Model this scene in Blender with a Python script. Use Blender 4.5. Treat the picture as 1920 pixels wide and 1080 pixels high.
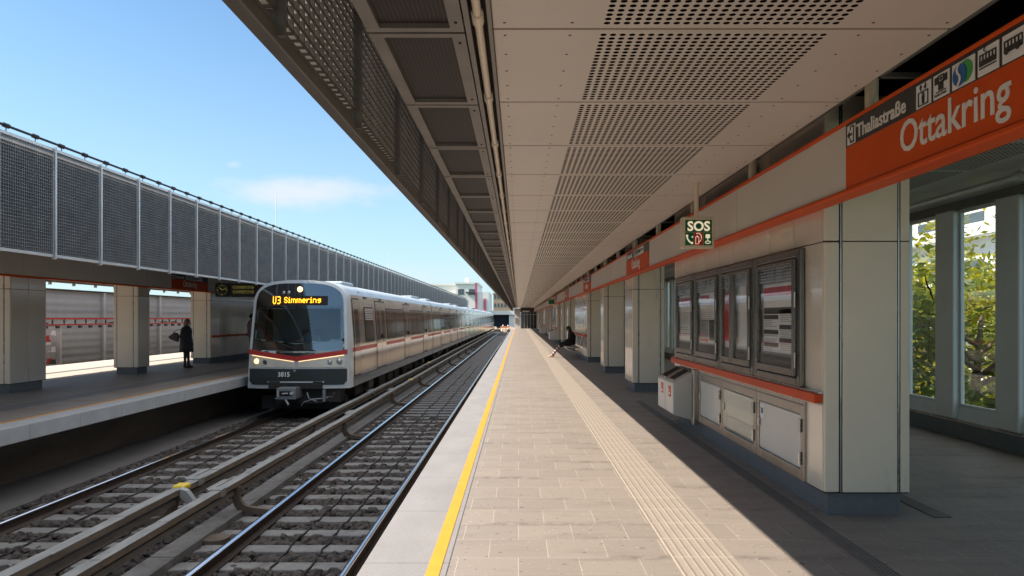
import bpy, bmesh, math, random
from mathutils import Vector, Matrix
random.seed(7)
SC = bpy.context.scene
COL = SC.collection
for o in list(bpy.data.objects): bpy.data.objects.remove(o)

# ------------------------------------------------------------------ camera
cam_d = bpy.data.cameras.new("camera"); cam = bpy.data.objects.new("camera", cam_d); COL.objects.link(cam)
cam.location = (0, 0, 1.56); cam.rotation_euler = (math.radians(90), 0, 0)
cam_d.sensor_width = 36; cam_d.lens = 36*1350/1920
cam_d.shift_x = -12/1920; cam_d.shift_y = 56/1920
cam_d.clip_start = 0.05; cam_d.clip_end = 3000
SC.camera = cam

# ------------------------------------------------------------------ light
SLOPE = 0.945                       # height lost per metre across the tracks
AZ = math.radians(9)
EL = math.atan(SLOPE*math.cos(AZ))
sd = Vector((math.cos(EL)*math.cos(AZ), math.cos(EL)*math.sin(AZ), -math.sin(EL)))
sun_d = bpy.data.lights.new("sun", 'SUN'); sun_d.energy = 4.35; sun_d.angle = math.radians(0.55); sun_d.color = (1, 0.88, 0.74)
sun = bpy.data.objects.new("sun", sun_d); COL.objects.link(sun)
sun.rotation_euler = sd.to_track_quat('-Z', 'Y').to_euler(); sun.location = (-30, -5, 30)

w = bpy.data.worlds.new("World"); SC.world = w; w.use_nodes = True
nt = w.node_tree; nt.nodes.clear()
wo = nt.nodes.new('ShaderNodeOutputWorld'); bg = nt.nodes.new('ShaderNodeBackground')
sky = nt.nodes.new('ShaderNodeTexSky'); sky.sky_type = 'NISHITA'; sky.sun_disc = False
sky.sun_elevation = EL; sky.sun_rotation = math.radians(270) - AZ
sky.air_density = 1.0; sky.dust_density = 0.6; sky.ozone_density = 1.6; sky.altitude = 200
bg.inputs[1].default_value = 0.092

def mth(nt, op, a, b=None, c=None, clamp=False):
    n = nt.nodes.new('ShaderNodeMath'); n.operation = op; n.use_clamp = clamp
    for i, v in enumerate((a, b, c)):
        if v is None: continue
        if isinstance(v, (int, float)): n.inputs[i].default_value = v
        else: nt.links.new(v, n.inputs[i])
    return n.outputs[0]
def mixc(nt, f, a, b, mode='MIX'):
    n = nt.nodes.new('ShaderNodeMix'); n.data_type = 'RGBA'; n.blend_type = mode
    for i, v in ((0, f), (6, a), (7, b)):
        if isinstance(v, (int, float)): n.inputs[i].default_value = v
        elif isinstance(v, tuple): n.inputs[i].default_value = v if len(v) == 4 else (*v, 1)
        else: nt.links.new(v, n.inputs[i])
    return n.outputs[2]
def noise(nt, vec, scale, detail=3, rough=0.55):
    n = nt.nodes.new('ShaderNodeTexNoise'); n.inputs['Scale'].default_value = scale
    n.inputs['Detail'].default_value = detail; n.inputs['Roughness'].default_value = rough
    if vec is not None: nt.links.new(vec, n.inputs['Vector'])
    return n.outputs['Fac']
def ramp(nt, v, lo, hi):
    n = nt.nodes.new('ShaderNodeMapRange'); n.inputs[1].default_value = lo; n.inputs[2].default_value = hi
    nt.links.new(v, n.inputs[0]); return n.outputs[0]
def vmul(nt, vec, s):
    n = nt.nodes.new('ShaderNodeVectorMath'); n.operation = 'MULTIPLY'; nt.links.new(vec, n.inputs[0]); n.inputs[1].default_value = s
    return n.outputs[0]

tc = nt.nodes.new('ShaderNodeTexCoord'); sx = nt.nodes.new('ShaderNodeSeparateXYZ'); nt.links.new(tc.outputs['Generated'], sx.inputs[0])
yy = mth(nt, 'MAXIMUM', sx.outputs[1], 0.02)
A = mth(nt, 'DIVIDE', sx.outputs[0], yy); E = mth(nt, 'DIVIDE', sx.outputs[2], yy)
def puff(a0, e0, ra, re, amt):
    d = mth(nt, 'SQRT', mth(nt, 'ADD', mth(nt, 'POWER', mth(nt, 'ABSOLUTE', mth(nt, 'DIVIDE', mth(nt, 'SUBTRACT', A, a0), ra)), 2), mth(nt, 'POWER', mth(nt, 'ABSOLUTE', mth(nt, 'DIVIDE', mth(nt, 'SUBTRACT', E, e0), re)), 2)))
    cv = nt.nodes.new('ShaderNodeCombineXYZ'); nt.links.new(A, cv.inputs[0]); nt.links.new(mth(nt, 'MULTIPLY', E, 2.2), cv.inputs[1])
    n = noise(nt, cv.outputs[0], 16, 6, 0.6)
    v = mth(nt, 'SUBTRACT', mth(nt, 'ADD', 0.35, mth(nt, 'MULTIPLY', n, 1.15)), d)
    return mth(nt, 'MULTIPLY', ramp(nt, v, 0.0, 0.75), amt)
c1 = puff(-0.300, 0.174, 0.15, 0.030, 0.85)
c2 = puff(-0.395, 0.213, 0.012, 0.006, 0.35)
c3 = puff(-0.20, 0.055, 0.22, 0.03, 0.35)
cl = mth(nt, 'MAXIMUM', mth(nt, 'MAXIMUM', c1, c2), c3)
hz = ramp(nt, sx.outputs[2], 0.42, 0.0)                 # pale air low over the city
hz = mth(nt, 'MULTIPLY', mth(nt, 'POWER', hz, 1.5), 0.72)
base = mixc(nt, 1.0, sky.outputs[0], (0.80, 1.0, 1.06), 'MULTIPLY')
h1 = mixc(nt, hz, base, (3.1, 4.0, 4.7))
fill_veil = mth(nt, 'MULTIPLY', ramp(nt, sx.outputs[2], 0.40, 0.72), mth(nt, 'MULTIPLY', ramp(nt, noise(nt, tc.outputs['Generated'], 3.5, 5, 0.6), 0.2, 0.6), 0.75))   # bright cloud added above the view as fill light for the shade
skyc = mixc(nt, fill_veil, mixc(nt, cl, h1, (4.3, 4.6, 5.0)), (13.5, 13.2, 12.6))
nt.links.new(skyc, bg.inputs[0]); nt.links.new(bg.outputs[0], wo.inputs[0])

SC.view_settings.view_transform = 'Standard'; SC.view_settings.look = 'None'
SC.view_settings.exposure = 1.12; SC.view_settings.gamma = 1
SC.render.engine = 'CYCLES'
SC.cycles.max_bounces = 10; SC.cycles.diffuse_bounces = 6; SC.cycles.glossy_bounces = 4; SC.cycles.transmission_bounces = 6
SC.cycles.transparent_max_bounces = 12; SC.cycles.caustics_reflective = False; SC.cycles.caustics_refractive = False
SC.cycles.sample_clamp_indirect = 6; SC.cycles.use_denoising = True

# ------------------------------------------------------------------ materials
M = {}
def mat(name, col, rough=0.5, metal=0.0, var=0.12, vscale=3.0, bump=0.0, bscale=40, spec=0.5, stretch=(1, 1, 1), emit=None, es=0, coat=0, fine=0.0):
    m = bpy.data.materials.new(name); m.use_nodes = True; t = m.node_tree
    p = t.nodes['Principled BSDF']
    p.inputs['Roughness'].default_value = rough; p.inputs['Metallic'].default_value = metal
    p.inputs['Specular IOR Level'].default_value = spec; p.inputs['Coat Weight'].default_value = coat
    g = t.nodes.new('ShaderNodeNewGeometry'); v = vmul(t, g.outputs['Position'], stretch)
    n = noise(t, v, vscale, 5, 0.6)
    f = ramp(t, n, 0.3, 0.7)
    c = mixc(t, f, tuple(x*(1-var) for x in col), tuple(min(1, x*(1+var)) for x in col))
    if fine:
        n2 = noise(t, v, 90, 2); c = mixc(t, mth(t, 'MULTIPLY', ramp(t, n2, 0.35, 0.7), fine), c, tuple(x*0.45 for x in col))
    t.links.new(c, p.inputs['Base Color'])
    if bump:
        nb = noise(t, v, bscale, 4); b = t.nodes.new('ShaderNodeBump'); b.inputs['Strength'].default_value = bump; b.inputs['Distance'].default_value = 0.01
        t.links.new(nb, b.inputs['Height']); t.links.new(b.outputs[0], p.inputs['Normal'])
    t.links.new(mth(t, 'ADD', rough-0.06, mth(t, 'MULTIPLY', n, 0.12)), p.inputs['Roughness'])
    if emit: p.inputs['Emission Color'].default_value = (*emit, 1); p.inputs['Emission Strength'].default_value = es
    M[name] = m; return m

mat('enamel', (0.83, 0.73, 0.585), 0.36, 0, 0.05, 1.2, coat=0.15)
mat('enamel_gloss', (0.80, 0.72, 0.61), 0.22, 0.25, 0.05, 1.2, coat=0.4)
mat('fascia_grey', (0.66, 0.62, 0.57), 0.45, 0, 0.05, 1.0)
mat('joint', (0.03, 0.028, 0.026), 0.8)
mat('dark', (0.02, 0.018, 0.017), 0.9)
mat('void', (0.085, 0.07, 0.062), 0.9, var=0.3)
mat('steel', (0.52, 0.50, 0.47), 0.28, 0.9, 0.15, 5)
mat('steel_brushed', (0.40, 0.37, 0.335), 0.2, 0.95, 0.2, 6, 0.25, 60, stretch=(4, 4, 0.4))
mat('alu', (0.62, 0.62, 0.62), 0.4, 0.6, 0.08)
mat('galv', (0.36, 0.36, 0.36), 0.5, 0.35, 0.15, 4)
mat('galv_dark', (0.23, 0.215, 0.20), 0.5, 0.3, 0.15, 4)
mat('galv_frame', (0.15, 0.138, 0.128), 0.5, 0.2, 0.12, 4)
mat('blade_light', (0.80, 0.78, 0.75), 0.5, 0.2, 0.1, 4)
mat('orange', (0.66, 0.085, 0.008), 0.5, 0, 0.06, 2, spec=0.2)
mat('orange_deep', (0.60, 0.07, 0.012), 0.45, 0, 0.1, 2, spec=0.25)
mat('sign_black', (0.018, 0.018, 0.018), 0.4)
mat('case_frame', (0.17, 0.15, 0.13), 0.17, 0.95, 0.25, 6, 0.3, 70, stretch=(4, 4, 0.6))
mat('white', (0.78, 0.77, 0.74), 0.45, 0, 0.04)
mat('print_grey', (0.40, 0.40, 0.41), 0.7)
mat('print_dark', (0.06, 0.06, 0.065), 0.6)
mat('paper', (0.86, 0.87, 0.88), 0.6, 0, 0.03)
mat('sign_blue', (0.01, 0.13, 0.42), 0.4); mat('sign_green', (0.05, 0.38, 0.08), 0.4)
mat('sos_green', (0.0, 0.15, 0.055), 0.4); mat('red', (0.55, 0.02, 0.02), 0.35); mat('cream', (0.78, 0.70, 0.52), 0.4)
mat('sos_light', (0.85, 0.78, 0.6), 0.4, emit=(1, .86, .6), es=0.25)
mat('granite', (0.16, 0.17, 0.18), 0.55, 0, 0.12, 8, fine=0.3)
mat('slab_edge', (0.262, 0.257, 0.264), 0.7, 0, 0.10, 2.2, 0.1, 60, fine=0.25, stretch=(1, .5, 1))
mat('slab_face', (0.42, 0.43, 0.44), 0.7, 0, 0.10, 2.2, 0.1, 60, fine=0.25)
mat('yellow', (0.70, 0.31, 0.026), 0.55, 0, 0.08, 6)
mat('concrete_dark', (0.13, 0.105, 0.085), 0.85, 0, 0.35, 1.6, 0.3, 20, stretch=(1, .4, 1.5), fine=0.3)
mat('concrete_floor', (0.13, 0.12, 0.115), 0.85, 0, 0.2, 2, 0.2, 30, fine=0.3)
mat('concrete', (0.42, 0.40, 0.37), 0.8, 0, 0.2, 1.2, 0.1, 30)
mat('paving_sunlit', (0.56, 0.50, 0.44), 0.7, 0, 0.08, 1.5, fine=0.15)  # paving lightened to paint in its sunlight and bounce more onto the columns
mat('sleeper', (0.215, 0.21, 0.208), 0.85, 0, 0.22, 5, 0.3, 60, fine=0.35)
mat('stone', (0.062, 0.052, 0.047), 0.9, 0, 0.5, 9, 0.4, 60)
mat('ballast', (0.04, 0.034, 0.031), 0.95, 0, 0.5, 12, 1.0, 30, fine=0.5)
mat('rail_side', (0.045, 0.03, 0.023), 0.75, 0.2, 0.3, 8)
mat('rail_top', (0.72, 0.74, 0.78), 0.16, 1.0, 0.08, 6, stretch=(4, .2, 1))
mat('cover_top', (0.26, 0.262, 0.258), 0.7, 0, 0.25, 4, 0.2, 50, fine=0.3, stretch=(3, .6, 3))
mat('cover_brown', (0.20, 0.155, 0.11), 0.7, 0, 0.35, 5, 0.2, 50, fine=0.3, stretch=(2, .5, 3))
mat('bracket', (0.12, 0.09, 0.068), 0.7, 0.1, 0.25, 6)
mat('yellow_cap', (0.75, 0.55, 0.05), 0.5)
mat('cable', (0.012, 0.012, 0.013), 0.6)
mat('train_steel', (0.68, 0.65, 0.61), 0.11, 0.92, 0.06, 2, 0.02, 4, stretch=(1, .3, 1))
mat('train_door', (0.58, 0.56, 0.53), 0.12, 0.92, 0.05, 2)
mat('train_grey', (0.56, 0.60, 0.62), 0.4, 0.1, 0.05, 3, coat=0.3)
mat('train_roof', (0.45, 0.52, 0.58), 0.45, 0.2, 0.1, 3)
mat('train_apron', (0.022, 0.028, 0.03), 0.38, 0, 0.1, 4, coat=0.3)
mat('train_red', (0.50, 0.03, 0.028), 0.3, 0, 0.05)
mat('train_under', (0.03, 0.027, 0.025), 0.8, 0, 0.3, 8)
mat('coupler', (0.24, 0.26, 0.28), 0.5, 0.4, 0.15, 8)
mat('cab_grey', (0.26, 0.30, 0.31), 0.7)
mat('glass_dark', (0.008, 0.011, 0.013), 0.05, 0, 0, spec=0.75)
M['glass_dark'].node_tree.nodes['Principled BSDF'].inputs['IOR'].default_value = 2.2
mat('window_dark', (0.035, 0.032, 0.03), 0.08, 0, 0.2, spec=0.8)
mat('lamp_panel', (0.70, 0.66, 0.58), 0.22, 0.2, 0.05, coat=0.5)
mat('lamp_glow', (0.9, 0.8, 0.6), 0.4, emit=(1, .66, .3), es=0.7)
mat('head_on', (0.9, 0.8, 0.6), 0.3, emit=(1, .55, .22), es=1.2)
mat('head_off', (0.55, 0.56, 0.58), 0.12, 0.7)
mat('led', (0.1, 0.05, 0), 0.5, emit=(1, .42, .02), es=1.9)
mat('led_dim', (0.1, 0.08, 0), 0.5, emit=(.7, .62, .12), es=0.13)
mat('skin', (0.50, 0.30, 0.22), 0.5); mat('hair_grey', (0.16, 0.12, 0.09), 0.6); mat('hair_black', (0.012, 0.011, 0.011), 0.5)
mat('coat', (0.045, 0.047, 0.05), 0.85, 0, 0.3, 14, 0.3, 80); mat('black_cloth', (0.012, 0.012, 0.013), 0.8); mat('bag', (0.015, 0.014, 0.014), 0.35)
mat('stocking', (0.045, 0.02, 0.025), 0.6); mat('shoe', (0.02, 0.017, 0.016), 0.4); mat('shoe_pale', (0.55, 0.42, 0.30), 0.6)
mat('pink', (0.55, 0.28, 0.29), 0.7); mat('denim', (0.12, 0.19, 0.27), 0.8)
mat('wall_panel', (0.40, 0.41, 0.42), 0.55, 0.1, 0.06, 2)
mat('white_wall', (0.72, 0.71, 0.70), 0.7, 0, 0.05, 0.3); mat('pinkish', (0.48, 0.12, 0.20), 0.7); mat('brownish', (0.36, 0.27, 0.20), 0.8)
mat('far_glass', (0.08, 0.10, 0.12), 0.2); mat('far_blue', (0.22, 0.38, 0.48), 0.6); mat('tunnel', (0.018, 0.02, 0.03), 0.9)
mat('pillar', (0.74, 0.77, 0.77), 0.45, 0.1, 0.05, 2); mat('pillar_edge', (0.16, 0.155, 0.15), 0.5)
mat('bark', (0.16, 0.12, 0.085), 0.9, 0, 0.3, 8, 0.5, 30); mat('grass', (0.07, 0.11, 0.03), 0.9, 0, 0.4, 1.5, 0.5, 20); mat('road', (0.24, 0.235, 0.23), 0.9, 0, 0.15, 1)
mat('rubble', (0.36, 0.28, 0.20), 0.9, 0, 0.35, 3); mat('hoarding', (0.60, 0.22, 0.10), 0.7)
mat('bin_white', (0.62, 0.61, 0.57), 0.35, 0, 0.04, 2, coat=0.2)

def leafmat(name, c1, c2):
    m = bpy.data.materials.new(name); m.use_nodes = True; t = m.node_tree; p = t.nodes['Principled BSDF']
    oi = t.nodes.new('ShaderNodeNewGeometry'); n = noise(t, oi.outputs['Position'], 1.3, 4)
    c = mixc(t, ramp(t, n, .35, .65), c1, c2)
    c = mixc(t, mth(t, 'MULTIPLY', oi.outputs['Random Per Island'], 0.6), c, tuple(x*1.6 for x in c2))
    t.links.new(c, p.inputs['Base Color']); p.inputs['Roughness'].default_value = 0.4
    tr = t.nodes.new('ShaderNodeBsdfTranslucent'); t.links.new(mixc(t, 1, c, (1.7, 1.5, .5), 'MULTIPLY'), tr.inputs[0])
    mx = t.nodes.new('ShaderNodeMixShader'); mx.inputs[0].default_value = .45
    out = t.nodes['Material Output']; t.links.new(p.outputs[0], mx.inputs[1]); t.links.new(tr.outputs[0], mx.inputs[2]); t.links.new(mx.outputs[0], out.inputs[0])
    M[name] = m
leafmat('leaf', (0.13, 0.17, 0.02), (0.30, 0.28, 0.03)); leafmat('leaf_dark', (0.06, 0.10, 0.02), (0.13, 0.16, 0.025))

def glassmat(name, tint, refl):
    m = bpy.data.materials.new(name); m.use_nodes = True; t = m.node_tree; t.nodes.clear()
    out = t.nodes.new('ShaderNodeOutputMaterial'); tr = t.nodes.new('ShaderNodeBsdfTransparent'); tr.inputs[0].default_value = (*tint, 1)
    gl = t.nodes.new('ShaderNodeBsdfGlossy'); gl.inputs['Roughness'].default_value = 0.02
    fr = t.nodes.new('ShaderNodeLayerWeight'); fr.inputs[0].default_value = 0.5
    fz = mth(t, 'ADD', 0.04, mth(t, 'MULTIPLY', mth(t, 'POWER', fr.outputs['Facing'], 5), 0.96))
    mx = t.nodes.new('ShaderNodeMixShader'); t.links.new(mth(t, 'MULTIPLY', fz, refl, clamp=True), mx.inputs[0])
    t.links.new(tr.outputs[0], mx.inputs[1]); t.links.new(gl.outputs[0], mx.inputs[2]); t.links.new(mx.outputs[0], out.inputs[0]); M[name] = m
glassmat('glass', (0.92, 0.95, 0.94), 1.3); glassmat('case_glass', (0.93, 0.95, 0.95), 1.15); glassmat('cab_glass', (0.62, 0.70, 0.70), 3.2)

def tilemat():
    m = bpy.data.materials.new('paving'); m.use_nodes = True; t = m.node_tree; p = t.nodes['Principled BSDF']
    g = t.nodes.new('ShaderNodeNewGeometry'); P = g.outputs['Position']
    b = t.nodes.new('ShaderNodeTexBrick'); t.links.new(P, b.inputs['Vector'])
    b.inputs['Scale'].default_value = 1; b.inputs['Brick Width'].default_value = 0.39; b.inputs['Row Height'].default_value = 0.39
    b.inputs['Mortar Size'].default_value = 0.0028; b.inputs['Mortar Smooth'].default_value = 0.2; b.offset = 0.5; b.inputs['Bias'].default_value = 0
    b.inputs['Color1'].default_value = (0.268, 0.236, 0.21, 1); b.inputs['Color2'].default_value = (0.305, 0.268, 0.236, 1); b.inputs['Mortar'].default_value = (0.46, 0.405, 0.35, 1)
    n1 = noise(t, vmul(t, P, (0.8, 3.0, 1)), 1.4, 6, 0.65); c = mixc(t, mth(t, 'MULTIPLY', ramp(t, n1, 0.52, 0.78), 0.5), b.outputs['Color'], (0.15, 0.13, 0.115))
    # dirt dragged along some of the cross joints
    sx_ = t.nodes.new('ShaderNodeSeparateXYZ'); t.links.new(P, sx_.inputs[0])
    fy = mth(t, 'ABSOLUTE', mth(t, 'SUBTRACT', mth(t, 'FRACT', mth(t, 'ADD', mth(t, 'DIVIDE', sx_.outputs[1], 0.39), 0.5)), 0.5))
    nd = noise(t, vmul(t, P, (0.5, 1.6, 1)), 1.1, 3)
    dirt = mth(t, 'MULTIPLY', mth(t, 'MULTIPLY', ramp(t, fy, 0.22, 0.0), ramp(t, nd, 0.50, 0.60)), ramp(t, noise(t, P, 9, 4), 0.35, 0.6))
    c = mixc(t, mth(t, 'MULTIPLY', dirt, 0.75), c, (0.12, 0.10, 0.09))
    n2 = noise(t, P, 130, 2); c = mixc(t, mth(t, 'MULTIPLY', ramp(t, n2, 0.4, 0.75), 0.45), c, (0.14, 0.12, 0.105))
    sp = noise(t, P, 22, 1); c = mixc(t, mth(t, 'MULTIPLY', ramp(t, sp, 0.70, 0.73), 0.75), c, (0.08, 0.07, 0.065))
    gm = noise(t, P, 34, 0); c = mixc(t, mth(t, 'MULTIPLY', ramp(t, gm, 0.775, 0.79), 0.7), c, (0.42, 0.38, 0.34))
    t.links.new(c, p.inputs['Base Color'])
    t.links.new(mth(t, 'ADD', 0.42, mth(t, 'MULTIPLY', n1, 0.3)), p.inputs['Roughness'])
    bm_ = t.nodes.new('ShaderNodeBump'); bm_.inputs['Strength'].default_value = 0.25; bm_.inputs['Distance'].default_value = 0.004
    t.links.new(mth(t, 'ADD', mth(t, 'MULTIPLY', b.outputs['Fac'], -1.0), mth(t, 'MULTIPLY', n2, 0.4)), bm_.inputs['Height']); t.links.new(bm_.outputs[0], p.inputs['Normal'])
    M['paving'] = m
tilemat()
def wear(name, col, thr, scale, stretch):
    t = M[name].node_tree; p = t.nodes['Principled BSDF']; src = p.inputs['Base Color'].links[0].from_socket
    g = t.nodes.new('ShaderNodeNewGeometry'); n = noise(t, vmul(t, g.outputs['Position'], stretch), scale, 5, 0.7)
    t.links.new(mixc(t, mth(t, 'MULTIPLY', ramp(t, n, thr, thr+.1), 0.7), src, col), p.inputs['Base Color'])
wear('slab_edge', (0.17, 0.16, 0.16), 0.62, 3.2, (1, 2.6, 1)); wear('slab_edge', (0.46, 0.44, 0.42), 0.68, 7, (.6, 2, 1)); wear('yellow', (0.42, 0.22, 0.05), 0.66, 9, (1, .7, 1))
wear('train_steel', (0.42, 0.38, 0.34), 0.60, 1.3, (1, .15, 2.5)); wear('enamel', (0.55, 0.48, 0.39), 0.64, 1.1, (2, 2, .5)); wear('cover_top', (0.16, 0.15, 0.14), 0.58, 6, (1, .4, 1)); wear('sleeper', (0.11, 0.085, 0.07), 0.55, 3, (1, 1, 1))
def tactilemat():
    m = bpy.data.materials.new('tactile'); m.use_nodes = True; t = m.node_tree; p = t.nodes['Principled BSDF']
    g = t.nodes.new('ShaderNodeNewGeometry'); s = t.nodes.new('ShaderNodeSeparateXYZ'); t.links.new(g.outputs['Position'], s.inputs[0])
    u = mth(t, 'FRACT', mth(t, 'DIVIDE', mth(t, 'SUBTRACT', s.outputs[0], 1.0), 0.0571)); v = mth(t, 'FRACT', mth(t, 'DIVIDE', s.outputs[1], 0.39))
    lu = mth(t, 'LESS_THAN', u, 0.17); lv = mth(t, 'LESS_THAN', v, 0.03); l = mth(t, 'MAXIMUM', lu, lv)
    gr = mth(t, 'MULTIPLY', mth(t, 'GREATER_THAN', u, 0.17), mth(t, 'LESS_THAN', u, 0.42))
    n = noise(t, g.outputs['Position'], 60, 3)
    c0 = mixc(t, n, (0.26, 0.225, 0.195), (0.40, 0.35, 0.305))
    c0 = mixc(t, mth(t, 'MULTIPLY', gr, 0.6), c0, (0.15, 0.125, 0.11))
    wr = noise(t, g.outputs['Position'], 5, 4)
    c = mixc(t, mth(t, 'MULTIPLY', l, ramp(t, wr, 0.25, 0.5)), c0, (0.45, 0.395, 0.325))
    t.links.new(c, p.inputs['Base Color']); p.inputs['Roughness'].default_value = 0.6
    M['tactile'] = m
tactilemat()
def perfmat(name, x0, nx, y0, per, ny, col, hole, pitch=0.05, rad=0.335):
    m = bpy.data.materials.new(name); m.use_nodes = True; t = m.node_tree; p = t.nodes['Principled BSDF']
    g = t.nodes.new('ShaderNodeNewGeometry'); s = t.nodes.new('ShaderNodeSeparateXYZ'); t.links.new(g.outputs['Position'], s.inputs[0])
    u = mth(t, 'DIVIDE', mth(t, 'SUBTRACT', s.outputs[0], x0), pitch)
    yl = mth(t, 'MODULO', mth(t, 'ADD', mth(t, 'SUBTRACT', s.outputs[1], y0), per*400), per); v = mth(t, 'DIVIDE', yl, pitch)
    du = mth(t, 'SUBTRACT', mth(t, 'FRACT', u), 0.5); dv = mth(t, 'SUBTRACT', mth(t, 'FRACT', v), 0.5)
    d = mth(t, 'ADD', mth(t, 'MULTIPLY', du, du), mth(t, 'MULTIPLY', dv, dv))
    h = mth(t, 'LESS_THAN', d, rad*rad)
    for a, lo, hi in ((u, 0, nx), (v, (per/pitch-ny)/2, (per/pitch+ny)/2)):
        h = mth(t, 'MULTIPLY', h, mth(t, 'MULTIPLY', mth(t, 'GREATER_THAN', a, lo), mth(t, 'LESS_THAN', a, hi)))
    n = noise(t, g.outputs['Position'], 0.9, 4); c = mixc(t, ramp(t, n, .3, .7), tuple(x*.93 for x in col), col)
    c = mixc(t, h, c, hole); t.links.new(c, p.inputs['Base Color'])  # holes are dark dots, the blackness behind them painted into the colour
    p.inputs['Roughness'].default_value = 0.42
    t.links.new(mth(t, 'MULTIPLY', mth(t, 'SUBTRACT', 1, h), 0.5), p.inputs['Specular IOR Level'])
    M[name] = m
PER = 1.25
perfmat('ceiling', 0.42, 24, 3.69, PER, 23, (0.69, 0.635, 0.58), (0.012, 0.008, 0.007))
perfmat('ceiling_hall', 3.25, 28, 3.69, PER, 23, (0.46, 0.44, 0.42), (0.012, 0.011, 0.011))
def ribmat():
    m = bpy.data.materials.new('vent_mesh'); m.use_nodes = True; t = m.node_tree; p = t.nodes['Principled BSDF']
    g = t.nodes.new('ShaderNodeNewGeometry'); s = t.nodes.new('ShaderNodeSeparateXYZ'); t.links.new(g.outputs['Position'], s.inputs[0])
    u = mth(t, 'FRACT', mth(t, 'DIVIDE', s.outputs[0], 0.022)); c = mixc(t, mth(t, 'LESS_THAN', u, 0.35), (0.012, 0.009, 0.008), (0.035, 0.027, 0.024))
    t.links.new(c, p.inputs['Base Color']); p.inputs['Roughness'].default_value = 0.6; M['vent_mesh'] = m
ribmat()
def stripemat():
    m = bpy.data.materials.new('striped_sock'); m.use_nodes = True; t = m.node_tree; p = t.nodes['Principled BSDF']
    g = t.nodes.new('ShaderNodeNewGeometry'); s = t.nodes.new('ShaderNodeSeparateXYZ'); t.links.new(g.outputs['Position'], s.inputs[0])
    u = mth(t, 'FRACT', mth(t, 'DIVIDE', mth(t, 'SUBTRACT', s.outputs[0], mth(t, 'MULTIPLY', s.outputs[2], -1.0)), 0.16))
    c = mixc(t, mth(t, 'LESS_THAN', u, 0.5), (0.6, 0.5, 0.47), (0.16, 0.02, 0.03)); t.links.new(c, p.inputs['Base Color']); M['striped_sock'] = m
stripemat()
def shutmat():   # profiled metal sheets of the noise wall: faint horizontal ribs
    m = M['wall_panel']; t = m.node_tree; p = t.nodes['Principled BSDF']
    g = t.nodes.new('ShaderNodeNewGeometry'); s = t.nodes.new('ShaderNodeSeparateXYZ'); t.links.new(g.outputs['Position'], s.inputs[0])
    wv = mth(t, 'SINE', mth(t, 'MULTIPLY', s.outputs[2], 2*math.pi/0.30)); b = t.nodes.new('ShaderNodeBump'); b.inputs['Strength'].default_value = .3; b.inputs['Distance'].default_value = .02
    t.links.new(wv, b.inputs['Height']); t.links.new(b.outputs[0], p.inputs['Normal'])
shutmat()

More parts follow.
